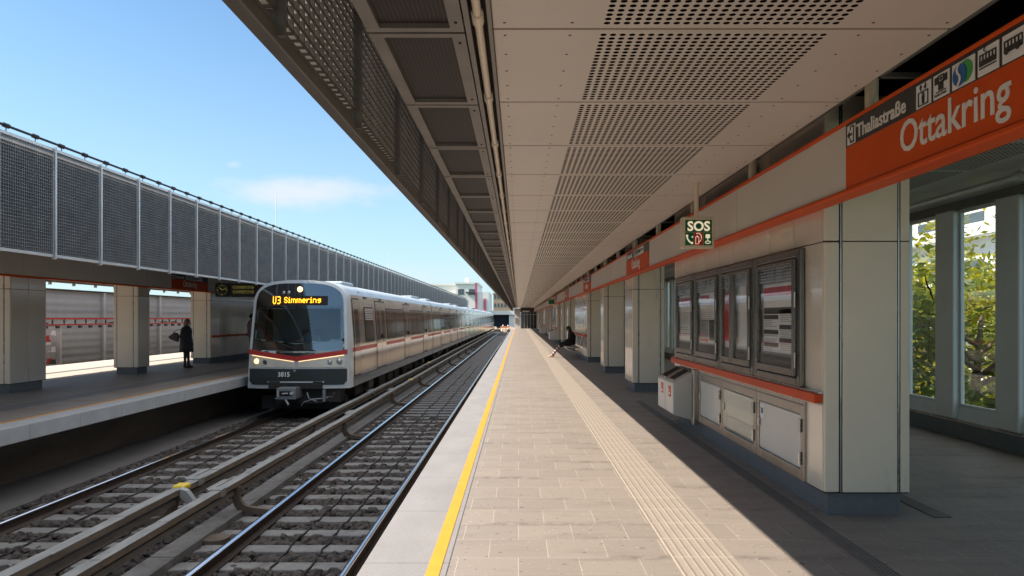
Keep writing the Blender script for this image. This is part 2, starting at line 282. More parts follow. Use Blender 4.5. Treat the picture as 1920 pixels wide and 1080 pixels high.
# ------------------------------------------------------------------ mesh helpers
class MB:
    def __init__(s): s.v = []; s.f = []; s.m = []; s.sm = []
    def add(s, vs, fs, m=0, smooth=False):
        o = len(s.v); s.v += [tuple(p) for p in vs]; s.f += [tuple(i+o for i in f) for f in fs]; s.m += [m]*len(fs); s.sm += [smooth]*len(fs); return s
    def box(s, x0, x1, y0, y1, z0, z1, m=0):
        return s.add([(x0,y0,z0),(x1,y0,z0),(x1,y1,z0),(x0,y1,z0),(x0,y0,z1),(x1,y0,z1),(x1,y1,z1),(x0,y1,z1)],
                     [(3,2,1,0),(4,5,6,7),(0,1,5,4),(1,2,6,5),(2,3,7,6),(3,0,4,7)], m)
    def prism(s, poly, axis, a, b, m=0):        # poly: 2D points; extruded along axis 'x','y' or 'z'
        def P(p, t): return (t, p[0], p[1]) if axis == 'x' else (p[0], t, p[1]) if axis == 'y' else (p[0], p[1], t)
        n = len(poly); vs = [P(p, a) for p in poly]+[P(p, b) for p in poly]
        fs = [tuple(range(n)), tuple(range(2*n-1, n-1, -1))]+[(i, i+n, (i+1) % n+n, (i+1) % n) for i in range(n)]
        return s.add(vs, fs, m)
    def tube(s, pts, r, n=8, m=0, caps=True):
        pts = [Vector(p) for p in pts]; rs = r if isinstance(r, (list, tuple)) else [r]*len(pts); vs = []; fs = []
        for i, p in enumerate(pts):
            d = (pts[min(i+1, len(pts)-1)]-pts[max(i-1, 0)]).normalized()
            u = d.cross(Vector((0, 0, 1)) if abs(d.z) < .9 else Vector((1, 0, 0))).normalized(); w_ = d.cross(u)
            for k in range(n): a = 2*math.pi*k/n; vs.append(p+u*math.cos(a)*rs[i]+w_*math.sin(a)*rs[i])
        for i in range(len(pts)-1):
            for k in range(n): fs.append((i*n+k, i*n+(k+1) % n, (i+1)*n+(k+1) % n, (i+1)*n+k))
        s.add(vs, fs, m, True)
        if caps: s.add(vs[:n], [tuple(range(n-1, -1, -1))], m); s.add(vs[-n:], [tuple(range(n))], m)
        return s
    def ball(s, c, r, m=0, n=10, k=7, sc=(1, 1, 1)):
        vs = []; fs = []
        for i in range(k+1):
            t = math.pi*i/k
            for j in range(n): a = 2*math.pi*j/n; vs.append((c[0]+r*sc[0]*math.sin(t)*math.cos(a), c[1]+r*sc[1]*math.sin(t)*math.sin(a), c[2]+r*sc[2]*math.cos(t)))
        for i in range(k):
            for j in range(n): fs.append((i*n+j, (i+1)*n+j, (i+1)*n+(j+1) % n, i*n+(j+1) % n))
        return s.add(vs, fs, m, True)
    def grid(s, fn, nu, nv, m=0, smooth=True):
        vs = [fn(i/nu, j/nv) for j in range(nv+1) for i in range(nu+1)]
        fs = [(j*(nu+1)+i, j*(nu+1)+i+1, (j+1)*(nu+1)+i+1, (j+1)*(nu+1)+i) for j in range(nv) for i in range(nu)]
        return s.add(vs, fs, m, smooth)
    def build(s, name, mats, parent=None, bevel=0, seg=2, solid=0, **tags):
        off = Vector((0, 0, 0)); q = parent
        while q is not None: off += q.location; q = q.parent
        me = bpy.data.meshes.new(name); me.from_pydata([(x-off.x, y-off.y, z-off.z) for x, y, z in s.v], [], s.f)
        for mm in ([mats] if isinstance(mats, str) else mats): me.materials.append(M[mm])
        me.polygons.foreach_set('material_index', s.m); me.polygons.foreach_set('use_smooth', s.sm); me.update()
        o = bpy.data.objects.new(name, me); COL.objects.link(o); o.parent = parent
        if solid: d = o.modifiers.new('thick', 'SOLIDIFY'); d.thickness = solid; d.offset = 1
        if bevel:
            b = o.modifiers.new('bev', 'BEVEL'); b.width = bevel; b.segments = seg; b.limit_method = 'ANGLE'; b.angle_limit = math.radians(40)
        tag(o, **tags); return o
def tag(o, label=None, cat=None, group=None, kind=None):
    if label: o['label'] = label
    if cat: o['category'] = cat
    if group: o['group'] = group
    if kind: o['kind'] = kind
    return o
def thing(name, loc, label, cat, group=None):
    o = bpy.data.objects.new(name, None); COL.objects.link(o); o.location = loc; o.empty_display_size = .1
    return tag(o, label, cat, group)
def dup(o, parent=None, d=(0, 0, 0)):
    c = o.copy(); COL.objects.link(c); c.parent = parent; c.location = o.location+Vector(d)
    for ch in list(o.children): dup(ch, c)
    return c
def kids_copy_thing(o, d, label=None, group=None):
    c = dup(o, None, d)
    if label: c['label'] = label
    if group: c['group'] = group
    return c
def text(body, size, origin, xd, up, m, parent, bold=0.0, ext=0.002, align='LEFT', name='lettering', sx=1.0):
    cu = bpy.data.curves.new(name, 'FONT'); cu.body = body; cu.size = size; cu.offset = bold; cu.extrude = ext; cu.align_x = align; cu.resolution_u = 3
    o = bpy.data.objects.new(name, cu); COL.objects.link(o); bpy.context.view_layer.update()
    me = bpy.data.meshes.new_from_object(o.evaluated_get(bpy.context.evaluated_depsgraph_get())); bpy.data.objects.remove(o)
    X = Vector(xd); U = Vector(up); Nn = X.cross(U); off = Vector((0, 0, 0)); q = parent
    while q is not None: off += q.location; q = q.parent
    for v in me.vertices: c = v.co.copy(); v.co = Vector(origin)+X*c.x*sx+U*c.y+Nn*c.z-off
    me.materials.clear(); me.materials.append(M[m]); me.name = name
    o = bpy.data.objects.new(name, me); COL.objects.link(o); o.parent = parent; return o
GL = {'S': "01110 10001 10000 01110 00001 10001 01110", 'I': "01110 00100 00100 00100 00100 00100 01110", 'M': "10001 11011 10101 10101 10001 10001 10001",
      'E': "11111 10000 10000 11110 10000 10000 11111", 'R': "11110 10001 10001 11110 10100 10010 10001", 'N': "10001 11001 10101 10011 10001 10001 10001",
      'G': "01110 10001 10000 10111 10001 10001 01110", 'U': "10001 10001 10001 10001 10001 10001 01110", '3': "11110 00001 00001 01110 00001 00001 11110",
      'i': "010 000 110 010 010 010 111", 'm': "0000000 0000000 1101110 1001001 1001001 1001001 1001001", 'e': "00000 00000 01110 10001 11111 10000 01110",
      'r': "0000 0000 1011 1100 1000 1000 1000", 'n': "00000 00000 11110 10001 10001 10001 10001", 'g': "00000 00000 01111 10001 01111 00001 01110"}
def led(mb, word, pos, px, pz, gap=1, fill=0.9, m=0, th=0.004):   # pos(x,z) -> world point of a dot's centre on its board, facing -y
    cx = 0
    for ch in word:
        if ch == ' ': cx += 4; continue
        rows = GL[ch].split()
        for r, row in enumerate(rows):
            for c, b in enumerate(row):
                if b == '1':
                    x, y, z = pos((cx+c)*px, -r*pz); hx = px*fill/2; hz = pz*fill/2
                    mb.box(x-hx, x+hx, y-th, y, z-hz, z+hz, m)
        cx += len(rows[0])+gap
    return cx

# ------------------------------------------------------------------ ground, platforms
Y0, Y1 = -14, 106
MB().box(-400, 400, -60, 900, -3.6, -3.5).build('ground', 'grass', kind='structure')
MB().box(-7.05, 1.0, Y0, 300, -1.6, -1.15).build('track_bed', 'ballast', kind='structure')
MB().box(-8.4, -7.06, Y0, 160, -1.6, -1.10).build('drain_path', 'concrete_floor', kind='structure')
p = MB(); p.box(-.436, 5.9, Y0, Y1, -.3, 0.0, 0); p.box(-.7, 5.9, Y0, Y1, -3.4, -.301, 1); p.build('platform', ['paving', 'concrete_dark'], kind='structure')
e = MB(); y = 4.58-1.23*15
while y < Y1: e.box(-.981, -.438, y+.004, min(y+1.226, Y1), -.24, 0.002); y += 1.23
e.box(-.975, -.44, Y0, Y1, -.24, -.004); e.build('platform_edge', 'slab_edge', bevel=.006, kind='structure')
MB().box(-.565, -.481, Y0, Y1, .0, .0055).build('safety_line', 'yellow', kind='structure')
MB().box(1.0, 1.4, Y0, Y1-3, -.01, .004).build('tactile_strip', 'tactile', kind='structure')
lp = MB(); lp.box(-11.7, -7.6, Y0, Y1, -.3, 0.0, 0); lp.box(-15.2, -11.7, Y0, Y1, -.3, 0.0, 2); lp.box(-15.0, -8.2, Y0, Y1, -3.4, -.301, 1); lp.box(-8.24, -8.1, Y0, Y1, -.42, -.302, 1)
lp.build('platform', ['paving', 'concrete_dark', 'paving_sunlit'], kind='structure')
e = MB(); y = Y0
while y < Y1: e.box(-7.6, -7.19, y+.004, y+1.226, -.23, 0.002); y += 1.23
e.box(-7.6, -7.2, Y0, Y1, -.22, -.004); e.build('platform_edge', 'slab_face', bevel=.006, kind='structure')
MB().box(-7.66, -7.6, Y0, Y1, .0, .0055).build('safety_line', 'yellow', kind='structure')
MB().box(-9.0, -8.62, Y0, Y1, -.01, .004).build('tactile_strip', 'granite', kind='structure')
MB().box(-13.3, -13.05, Y0, Y1, -.01, .004).build('tactile_strip', 'granite', kind='structure')
# floor gutters
def gutter(name, x0, x1, y0, y1, label):
    g = MB(); g.box(x0, x1, y0, y1, 0.0, .003, 1)
    k = y0
    while k < y1: g.box(x0, x1, k, k+.012, .003, .007, 0); k += .03 if y1-y0 < 14 else .06
    for q in range(5): xx = x0+(x1-x0)*q/4; g.box(xx-.004, xx+.004, y0, y1, .003, .008, 0)
    return g.build(name, ['galv_dark', 'dark'], label=label, cat='drain')
gutter('drain_grate', 2.20, 2.31, 2.6, 13.5, 'long narrow metal drain grate in the floor along the display wall')
gutter('drain_grate', 3.25, 3.38, 5.62, 7.4, 'short metal drain grate in the floor behind the nearest column')

# ------------------------------------------------------------------ rails, sleepers, ballast
def rail(xc, y1, label):
    t = MB(); prof = [(-.07, -1.10), (.07, -1.10), (.07, -1.085), (.012, -1.06), (.012, -.99), (.034, -.975), (.034, -.952), (-.034, -.952), (-.034, -.975), (-.012, -.99), (-.012, -1.06), (-.07, -1.085)]
    root = thing('rail', (xc, 0, -1.1), label, 'rail', 'running rails')
    t.prism([(xc+a, b) for a, b in prof], 'y', Y0, y1); t.build('rail_profile', 'rail_side', root)
    h = MB(); h.grid(lambda u, v: (xc-.035+.07*u, Y0+(y1-Y0)*v, -.9515+.016*(1-(2*u-1)**2)), 10, 1); h.box(xc-.0345, xc+.0345, Y0, y1, -.9519, -.9517); h.build('rail_head', 'rail_top', root)
rail(-1.722, 150, 'shiny rail nearest the sunlit platform edge'); rail(-3.228, 150, 'shiny rail of the empty track on the side of the power rails')
rail(-6.347, 160, 'dull dark rail running under the left side of the train'); rail(-4.87, 160, 'rail of the occupied track hidden beneath the left power rail cover')
sl = MB(); sl.prism([(-3.72, -1.2), (-1.24, -1.2), (-1.24, -1.115), (-1.3, -1.1), (-3.66, -1.1), (-3.72, -1.115)], 'y', 4.0, 4.245)
s0 = sl.build('sleeper', 'sleeper', bevel=.015, label='concrete sleeper of the empty track beside the sunlit platform', cat='sleeper', group='sleepers of the empty track')
for i in range(1, 170):
    c = s0.copy(); COL.objects.link(c); c.location.y = .6*i-1.2*(i == 0)
for i in range(1, 4):
    c = s0.copy(); COL.objects.link(c); c.location.y = -.6*i
sl = MB(); sl.prism([(-6.86, -1.2), (-4.36, -1.2), (-4.36, -1.115), (-4.42, -1.1), (-6.8, -1.1), (-6.86, -1.115)], 'y', 4.1, 4.345)
s1 = sl.build('sleeper', 'sleeper', bevel=.015, label='concrete sleeper in front of the train', cat='sleeper', group='sleepers in front of the train')
for i in range(1, 24):
    c = s1.copy(); COL.objects.link(c); c.location.y = .6*i
# loose ballast stones
def stones(n, xr, yr, seed, size, keep=lambda x, y: True, z0=-1.15, zr=.05):
    r = random.Random(seed); b = MB()
    t = (1+5**.5)/2
    iv = [(-1,t,0),(1,t,0),(-1,-t,0),(1,-t,0),(0,-1,t),(0,1,t),(0,-1,-t),(0,1,-t),(t,0,-1),(t,0,1),(-t,0,-1),(-t,0,1)]
    fc = [(0,11,5),(0,5,1),(0,1,7),(0,7,10),(0,10,11),(1,5,9),(5,11,4),(11,10,2),(10,7,6),(7,1,8),(3,9,4),(3,4,2),(3,2,6),(3,6,8),(3,8,9),(4,9,5),(2,4,11),(6,2,10),(8,6,7),(9,8,1)]
    for _ in range(n):
        x = r.uniform(*xr); y = yr[0]+(yr[1]-yr[0])*r.random()**1.6
        if not keep(x, y): continue
        s = r.uniform(*size)/1.9*(1+max(0, y-8)*.04); a = r.uniform(0, 6.28); ca, sa = math.cos(a), math.sin(a); k = (r.uniform(.7, 1.3), r.uniform(.7, 1.2), r.uniform(.5, .9))
        z = z0+r.uniform(0, zr)
        vs = []
        for px, py, pz in iv:
            j = r.uniform(.75, 1.2)*s; px *= k[0]*j; py *= k[1]*j; pz *= k[2]*j
            vs.append((x+px*ca-py*sa, y+px*sa+py*ca, z+pz))
        b.add(vs, fc)
    return b
def on_sleeper(x, y):
    if -3.75 < x < -1.2:
        f = ((y-4.0+6) % .6)
        if -.02 < f < .262: return random.random() < .07
    if -6.9 < x < -4.3:
        f = ((y-4.1+6) % .6)
        if -.02 < f < .262: return random.random() < .07
    if -4.03 < x < -3.7: return random.random() < .04
    return True
stones(21000, (-7.02, -1.2), (3.6, 19), 3, (.035, .078), on_sleeper, -1.163, .05).build('ballast', 'stone', kind='stuff', label='dark crushed stone between the sleepers of both tracks', cat='ballast')
# cables lying along the empty track
for xc, lb in ((-2.62, 'left'), (-2.22, 'right')):
    r = random.Random(int(-xc*100)); pts = []
    y = 3.6
    while y < 40:
        f = (y-4.0+6) % .6; pts.append((xc+r.uniform(-.02, .02)+.015*math.sin(y*2), y, -1.088 if f < .28 else -1.085+r.uniform(-.015, .02))); y += .15
    MB().tube(pts, .011, 6).build('track_cable', 'cable', label='thin black cable on the empty track, the one nearer the %s' % ('power rails' if lb == 'left' else 'sunlit platform'), cat='cable')
for xc, lb in ((-5.75, 'train side'), (-5.32, 'power rail side')):
    r = random.Random(int(-xc*100)); pts = [(xc+r.uniform(-.02, .02), 3.6+.15*i, -1.088+r.uniform(-.004, .012)) for i in range(100)]
    MB().tube(pts, .011, 6).build('track_cable', 'cable', label='thin black cable on the sleepers in front of the train, on the %s' % lb, cat='cable')
# concrete trough covers beside the empty track
y = 3.0; k = 0
tr = MB()
while y < 60:
    tr.box(-4.0, -3.72, y, y+1.19, -1.15, -1.03+random.uniform(-.006, .006)); y += 1.2
tr.build('cable_trough', 'sleeper', bevel=.008, label='low concrete cable trough with flat lids beneath the right power rail', cat='cable trough')

# ------------------------------------------------------------------ power rails with covers
def power_rail(x0, x1, z1, side, ypos, label, caps, bumps):
    root = thing('power_rail', (x0, 0, -1.1), label, 'power rail', 'covered power rails')
    y = -2.0; r = random.Random(int(-x0*100)); n = 0
    cov = None
    while y < 118:
        L = 1.22 if y < 40 else 4.88
        b = MB(); dz = r.uniform(-.006, .006); dx = r.uniform(-.004, .004)
        b.box(x0+dx, x1+dx, y+.003, y+L-.003, z1-.012+dz, z1+dz, 0); b.box(x0+.008+dx, x1-.003+dx, y+.003, y+L-.003, z1-.075+dz, z1-.0125+dz, 1)
        b.build('cover_board', ['cover_top', 'cover_brown'], root, bevel=.004); y += L; n += 1
    MB().box(x0+.03, x1-.05, -2, 118, z1-.19, z1-.125, 0).build('conductor_bar', 'galv_dark', root)
    for yb in ypos:          # swan-neck arm: down from the board, then along a sleeper towards the rail
        xm = (x0+x1)/2; pts = []
        for t in range(9):
            a = math.pi*.5*t/8; pts.append((xm+side*(.16-.16*math.cos(a))+side*.02, z1-.26-(.17)*math.sin(a)+.0))
        outer = [(xm-side*.05, z1-.086)]+[(px-side*.03, pz) for px, pz in pts]+[(xm+side*.55, z1-.47)]
        inner = [(xm+side*.55, z1-.40)]+[(px+side*.06, pz+.075) for px, pz in reversed(pts)]+[(xm+side*.09, z1-.086)]
        MB().prism(outer+inner, 'y', yb, yb+.07).build('bracket', 'bracket', root, bevel=.006)
    for yb in bumps:        # widened joint covers
        b = MB(); b.prism([(x0-.09, yb+.12), (x0-.002, yb), (x0-.002, yb+.72), (x0-.09, yb+.6)], 'z', z1-.09, z1+.012); b.box(x0-.002, x1+.006, yb+.05, yb+.2, z1-.09, z1+.012)
        b.build('joint_cover', 'cover_top', root, bevel=.008)
    for yb in caps:
        b = MB(); b.box(x0-.012, x1+.012, yb, yb+.20, z1-.05, z1+.022); b.build('end_cap', 'yellow_cap', root, bevel=.02)
power_rail(-4.37, -4.235, -.585, -1, [9.0+6.1*i for i in range(9)], 'left of the two covered power rails, the one beside the train', [9.1, 34.5], [9.5, 21.0])
power_rail(-3.905, -3.775, -.635, 1, [3.7+6.0*i for i in range(10)], 'right of the two covered power rails, the one beside the empty track', [25.5], [9.1, 16.4, 21.8])
# grey end horn of the left power rail cover
b = MB(); b.prism([(-4.24, -.57), (-4.15, -.60), (-4.06, -.72), (-4.03, -.86), (-4.06, -1.02), (-4.16, -1.02), (-4.14, -.86), (-4.18, -.74), (-4.24, -.69)], 'y', 9.0, 9.09)
b.build('guide_horn', 'galv', bevel=.01, label='curved grey horn under the yellow cap of the left power rail', cat='bracket')
MB().tube([(-3.62, 8.6, -1.14), (-3.62, 8.6, -1.06)], [.17, .16], 20).build('manhole_lid', 'bracket', label='round rusty lid in the ballast by the right power rail', cat='manhole lid')

# ------------------------------------------------------------------ canopies
def louvre_screen(X, side, label, ys, ye, z0, z1, mats, fin):
    root = thing('louvre_screen', (X, 0, z0), label, 'screen', 'louvre screens')
    P = 1.23; b = MB(); y = ys; nz = int((z1-z0-.1)/.05); gp = .03 if fin > 20 else .012
    for i in range(nz):
        z = z0+.06+i*.05; hw = .028; b.add([(X-hw, y+gp, z), (X+hw, y+gp, z), (X+hw, y+P-gp, z), (X-hw, y+P-gp, z), (X-hw, y+gp, z+.003), (X+hw, y+gp, z+.003), (X+hw, y+P-gp, z+.003), (X-hw, y+P-gp, z+.003)],
                                 [(3,2,1,0),(4,5,6,7),(0,1,5,4),(1,2,6,5),(2,3,7,6),(3,0,4,7)], 0)
    if fin < 20:
        for i in range(nz): z = z0+.06+i*.05; b.box(X+.0285, X+.0315, y+gp, y+P-gp, z-.004, z+.011, 1)
    for k in range(fin):
        yy = y+.05+k*(P-.1)/(fin-1); b.box(X-.02, X+.0255, yy-.002, yy+.002, z0+.05, z1-.04, 0) if fin > 20 else b.box(X-.012, X+.034, yy-.005, yy+.005, z0+.05, z1-.04, 1)
    for zz in (z0, z1-.045): b.box(X-.035, X+.035, y+.03, y+P-.03, zz, zz+.045 if fin > 20 else zz+.02, 1)
    tw = .026 if fin > 20 else .014
    for yy in (y+.002, y+P-.002-tw): b.box(X-.035, X+.035, yy, yy+tw, z0, z1, 1)
    p0 = b.build('louvre_panel', mats, root)
    pb = MB(); pw = .02 if fin > 20 else .011; pb.box(X-.028+side*.036, X+.028+side*.036, y-pw, y+pw, z0-.03, z1+.02); pb.tube([(X+side*.02, y, z0-.035), (X+side*.02, y, z0-.005)], .018, 8)
    q0 = pb.build('post', 'alu' if fin < 30 and side > 0 else 'galv', root)
    n = int((ye-ys)/P)
    for i in range(1, n): dup(p0, root, (0, P*i, 0)); dup(q0, root, (0, P*i, 0))
    return root
rs = louvre_screen(-.883, 1, 'grey louvre screen hanging along the edge of the near canopy overhead', 2.53-1.23*6, 106, 2.578, 4.19, ['blade_light', 'galv_frame'], 17)
for o in rs.children:
    if o.name.startswith('post'): o.data.materials[0] = M['galv_frame']
MB().box(-.905, -.845, 2.53-1.23*6, 106, 2.525, 2.577).build('bottom_rail', 'galv_frame', rs, bevel=.006)
ls = louvre_screen(-7.24, 1, 'tall grey louvre screen along the opposite canopy, above the train', 11.18-1.23*12, 100, 2.50, 4.19, ['galv', 'alu'], 25)
cp = MB(); cp.tube([(-7.22, -4, 4.27), (-7.22, 100, 4.27)], .02, 8)
y = -4
while y < 100: cp.tube([(-7.22, y-.05, 4.27), (-7.22, y+.05, 4.27)], .036, 8); cp.box(-7.225, -7.215, y-.005, y+.005, 4.19, 4.26); y += .615
cp.build('handrail_pipe', 'cable', ls)

roof = thing('canopy_roof', (0, 0, 3.0), 'long near canopy roof with perforated beige ceiling panels', 'canopy')
b = MB(); b.box(-.70, 6.3, Y0, Y1, 3.42, 3.9); b.box(-.70, -.66, Y0, Y1, 3.06, 3.419); b.box(-.74, -.701, Y0, Y1, 3.42, 4.1); b.build('roof_slab', 'void', roof)
b = MB(); b.box(-.128, 2.21, 3.69+.012, 3.69+PER-.012, 3.04, 3.075, 0); b.box(-.10, 2.19, 3.69-.013, 3.69+.013, 3.06, 3.07, 1)
for xx in (-.07, .27, 1.78, 2.15):
    for k in range(5): yy = 3.69+.08+k*(PER-.16)/4; b.box(xx-.007, xx+.007, yy-.007, yy+.007, 3.0385, 3.041, 1)
c0 = b.build('ceiling_panel', ['ceiling', 'joint'], roof, bevel=.004)
b = MB(); ya, yb = 3.69+.012, 3.69+PER-.012
b.box(-.77, -.70, ya, yb, 3.02, 3.05, 0); b.box(-.345, -.275, ya, yb, 3.02, 3.05, 0); b.box(-.70, -.345, ya, ya+.05, 3.02, 3.05, 0); b.box(-.70, -.345, yb-.05, yb, 3.02, 3.05, 0); b.box(-.70, -.345, ya+.05, yb-.05, 3.045, 3.055, 1)
for yy in (ya+.12, yb-.12): b.tube([(-.31, yy, 3.021), (-.31, yy, 3.016)], .009, 6, 2)
v0 = b.build('vent_panel', ['galv_dark', 'vent_mesh', 'dark'], roof)
for i in range(-6, 82):
    if i == 0: continue
    dup(c0, roof, (0, PER*i, 0)); dup(v0, roof, (0, PER*i, 0))
b = MB(); b.box(-.275, -.128, Y0, Y1, 3.12, 3.14, 1); b.box(-.262, -.235, Y0, Y1, 2.99, 3.12, 0); b.box(-.15, -.131, Y0, Y1, 3.0, 3.12, 0); b.build('lamp_channel', ['galv_dark', 'void'], roof)
b = MB(); b.tube([(-.195, Y0, 3.0), (-.195, Y1, 3.0)], .021, 10)
for i in range(-10, 84): y = 3.45+PER*i; b.tube([(-.195, y-.05, 3.0), (-.195, y+.05, 3.0)], .03, 10); b.box(-.2, -.19, y-.01, y+.01, 3.02, 3.12)
b.build('lamp_tube', 'enamel', roof)
b = MB()
for i in range(-6, 82):
    y = 3.69+PER*i; b.box(2.62, 5.86, y+.006, y+PER-.006, 3.08, 3.10, 0)
b.build('hall_ceiling', 'ceiling_hall', roof)
b = MB()
for i in range(0, 40): y = 4.77+2.42*i-4.84; b.box(2.0, 2.7, y-.05, y-.01, 3.14, 3.17)
b.box(2.36, 2.39, Y0, Y1, 3.14, 3.2); b.build('void_beam', 'galv_dark', roof)

lroof = thing('canopy_roof', (-10, 0, 3.0), 'roof of the opposite canopy behind the tall louvre screen', 'canopy')
b = MB(); b.box(-15.5, -7.42, Y0, Y1, 3.45, 3.9); b.box(-7.46, -7.42, Y0, Y1, 3.05, 3.449); b.box(-10.7, -7.46, Y0, Y1, 3.05, 3.08); b.box(-7.40, -7.36, Y0, Y1, 3.45, 4.12); b.build('roof_slab', 'galv_dark', lroof)  # unseen outer eave extended past the screen to keep sun out of its gap
b = MB(); b.box(-14.92, -14.88, Y0, Y1, 2.70, 3.36)
y = Y0
while y < Y1: b.box(-14.94, -14.86, y-.03, y+.03, 2.62, 3.45); y += 1.23
b.build('outer_screen', 'galv_dark', lroof)

# ------------------------------------------------------------------ columns and service walls
def wall_block(name, yA, yB, mir, label, cat, group, feature=False):
    X = (lambda x: x) if not mir else (lambda x: -8.12-x)
    def bx(mb, x0, x1, *r): a, c = sorted((X(x0), X(x1))); return mb.box(a, c, *r)
    root = thing(name, (X(2.73), (yA+yB)/2, 0), label, cat, group)
    core = MB(); bx(core, 2.407, 3.063, yA+.008, yB-.008, .18, 3.29); core.build('core', 'joint', root)
    pl = MB(); bx(pl, 2.45, 3.02, yA+.055, yB-.055, 0, .185); pl.build('plinth', 'granite', root)
    for z0, z1 in ((.19, 2.157), (2.165, 3.3)):
        for yy0, yy1 in ((yA, yA+.03), (yB-.03, yB)):
            for x0, x1 in ((2.40, 2.52), (2.545, 2.975), (3.0, 3.07)):
                p = MB(); bx(p, x0, x1, yy0, yy1, z0, z1); p.build('panel', 'enamel', root, bevel=.012 if x0 == 2.40 else .004)
        n = max(1, round((yB-yA-.06)/.6)); L = (yB-yA-.06)/n
        for i in range(n):
            for x0, x1 in ((2.40, 2.43), (3.04, 3.07)):
                p = MB(); bx(p, x0, x1, yA+.036+i*L, yA+.024+(i+1)*L, z0, z1); p.build('panel', 'enamel_gloss' if x0 == 2.40 else 'enamel', root, bevel=.004)
    t = MB()
    for x0 in (2.527, 2.982): bx(t, x0, x0+.008, yA+.001, yA+.0075, .19, 3.3)
    t.build('trim_strip', 'steel', root)
    if yB-yA > 3:
        o = MB(); bx(o, 2.33, 2.399, yA+.02, yB-.05, .885, .962); o.build('bumper_rail', 'orange_deep', root, bevel=.008)
        o = MB(); bx(o, 2.36, 2.3995, yA+.02, yB-.05, .962, .975); bx(o, 2.36, 2.3995, yA+.02, yB-.05, .872, .885); o.build('rail_trim', 'steel', root)
    return root
words = ['nearest', 'second', 'third', 'fourth', 'fifth', 'sixth', 'seventh', 'eighth', 'ninth', 'tenth']
near = [(5.65, 11.06, 1), (15.14, 16.2, 0), (20.3, 21.0, 0), (25.2, 30.6, 1), (34.8, 35.7, 0), (39.6, 40.3, 0), (44.6, 50.0, 1), (54.4, 55.3, 0), (59.3, 60.0, 0), (64.2, 69.6, 1), (74, 74.9, 0), (79, 79.7, 0), (84, 89.4, 1), (94, 94.9, 0)]
far = [(5.1, 10.3, 1), (14.9, 16.04, 0), (19.91, 20.54, 0), (24.6, 30.0, 1), (34.4, 35.3, 0), (39.2, 39.9, 0), (44.2, 49.6, 1)]
wl = {5.65: 'nearest beige panelled wall block carrying four display cases and cabinets', 25.2: 'beige wall block with the bench and seated person in front', 44.6: 'third beige wall block past the seated person, with bins', 64.2: 'fourth beige wall block far down the sunlit platform', 84: 'farthest beige wall block by the end of the sunlit platform'}
cl_ = {15.14: 'beige column just past the bins, under the second orange station sign', 20.3: 'narrow beige column, second one past the bins', 34.8: 'beige column right behind the seated person', 39.6: 'second beige column behind the seated person', 54.4: 'beige column past the third wall block', 59.3: 'second beige column past the third wall block', 74: 'beige column past the fourth wall block', 79: 'second beige column past the fourth wall block', 94: 'last beige column before the glass end wall'}
BLK = {}
for a, c, wide in near:
    BLK[a] = wall_block('wall_block' if wide else 'column', a, c, False, wl[a] if wide else cl_[a], 'wall' if wide else 'column', 'wall blocks of the sunlit platform' if wide else 'columns of the sunlit platform')
wl2 = {5.1: 'wall block of the opposite platform at the left picture edge', 24.6: 'grey panelled wall block with red rail behind the waiting woman', 44.2: 'wall block of the opposite platform hidden behind the train'}
cl2 = {14.9: 'wide column of the opposite platform, leftmost in the picture', 19.91: 'column of the opposite platform left of the waiting woman', 34.4: 'column of the opposite platform behind the train', 39.2: 'farther column of the opposite platform behind the train'}
for a, c, wide in far:
    wall_block('wall_block' if wide else 'column', a, c, True, wl2[a] if wide else cl2[a], 'wall' if wide else 'column', 'wall blocks of the opposite platform' if wide else 'columns of the opposite platform')

# fascia bands
def fascia(mir, label):
    X = (lambda x: x) if not mir else (lambda x: -8.12-x)
    def bx(mb, x0, x1, *r): a, c = sorted((X(x0), X(x1))); return mb.box(a, c, *r)
    root = thing('fascia_band', (X(2.32), 0, 2.41), label, 'fascia', 'fascia bands')
    p = MB(); bx(p, 2.28, 2.38, 4.997, 7.515, 2.452, 2.899); p0 = p.build('fascia_panel', 'fascia_grey', root, bevel=.003)
    for i in range(-4, 42):
        if i: dup(p0, root, (0, 2.53*i, 0))
    p = MB()
    if True: p.add([], [])
    p = MB(); a = [(2.255, 2.425), (2.262, 2.412), (2.39, 2.412), (2.39, 2.451), (2.268, 2.451), (2.268, 2.440), (2.255, 2.440)]
    p.prism([(X(u), v) for u, v in a], 'y', -6, Y1); p.build('lower_strip', 'orange', root)
    p = MB(); bx(p, 2.262, 2.39, -6, Y1, 2.90, 2.925); p.build('upper_strip', 'orange', root, bevel=.008)
    for i in range(-2, 42):
        y = 4.77+2.42*i
        t = MB(); t.tube([(X(2.34), y, 2.925), (X(2.34), y, 3.2)], .042, 12); t.build('hanger_post', 'enamel', root)
    return root
fascia(False, 'pale fascia band with orange edges over the near wall blocks'); fascia(True, 'shaded fascia band with orange edges over the opposite columns')

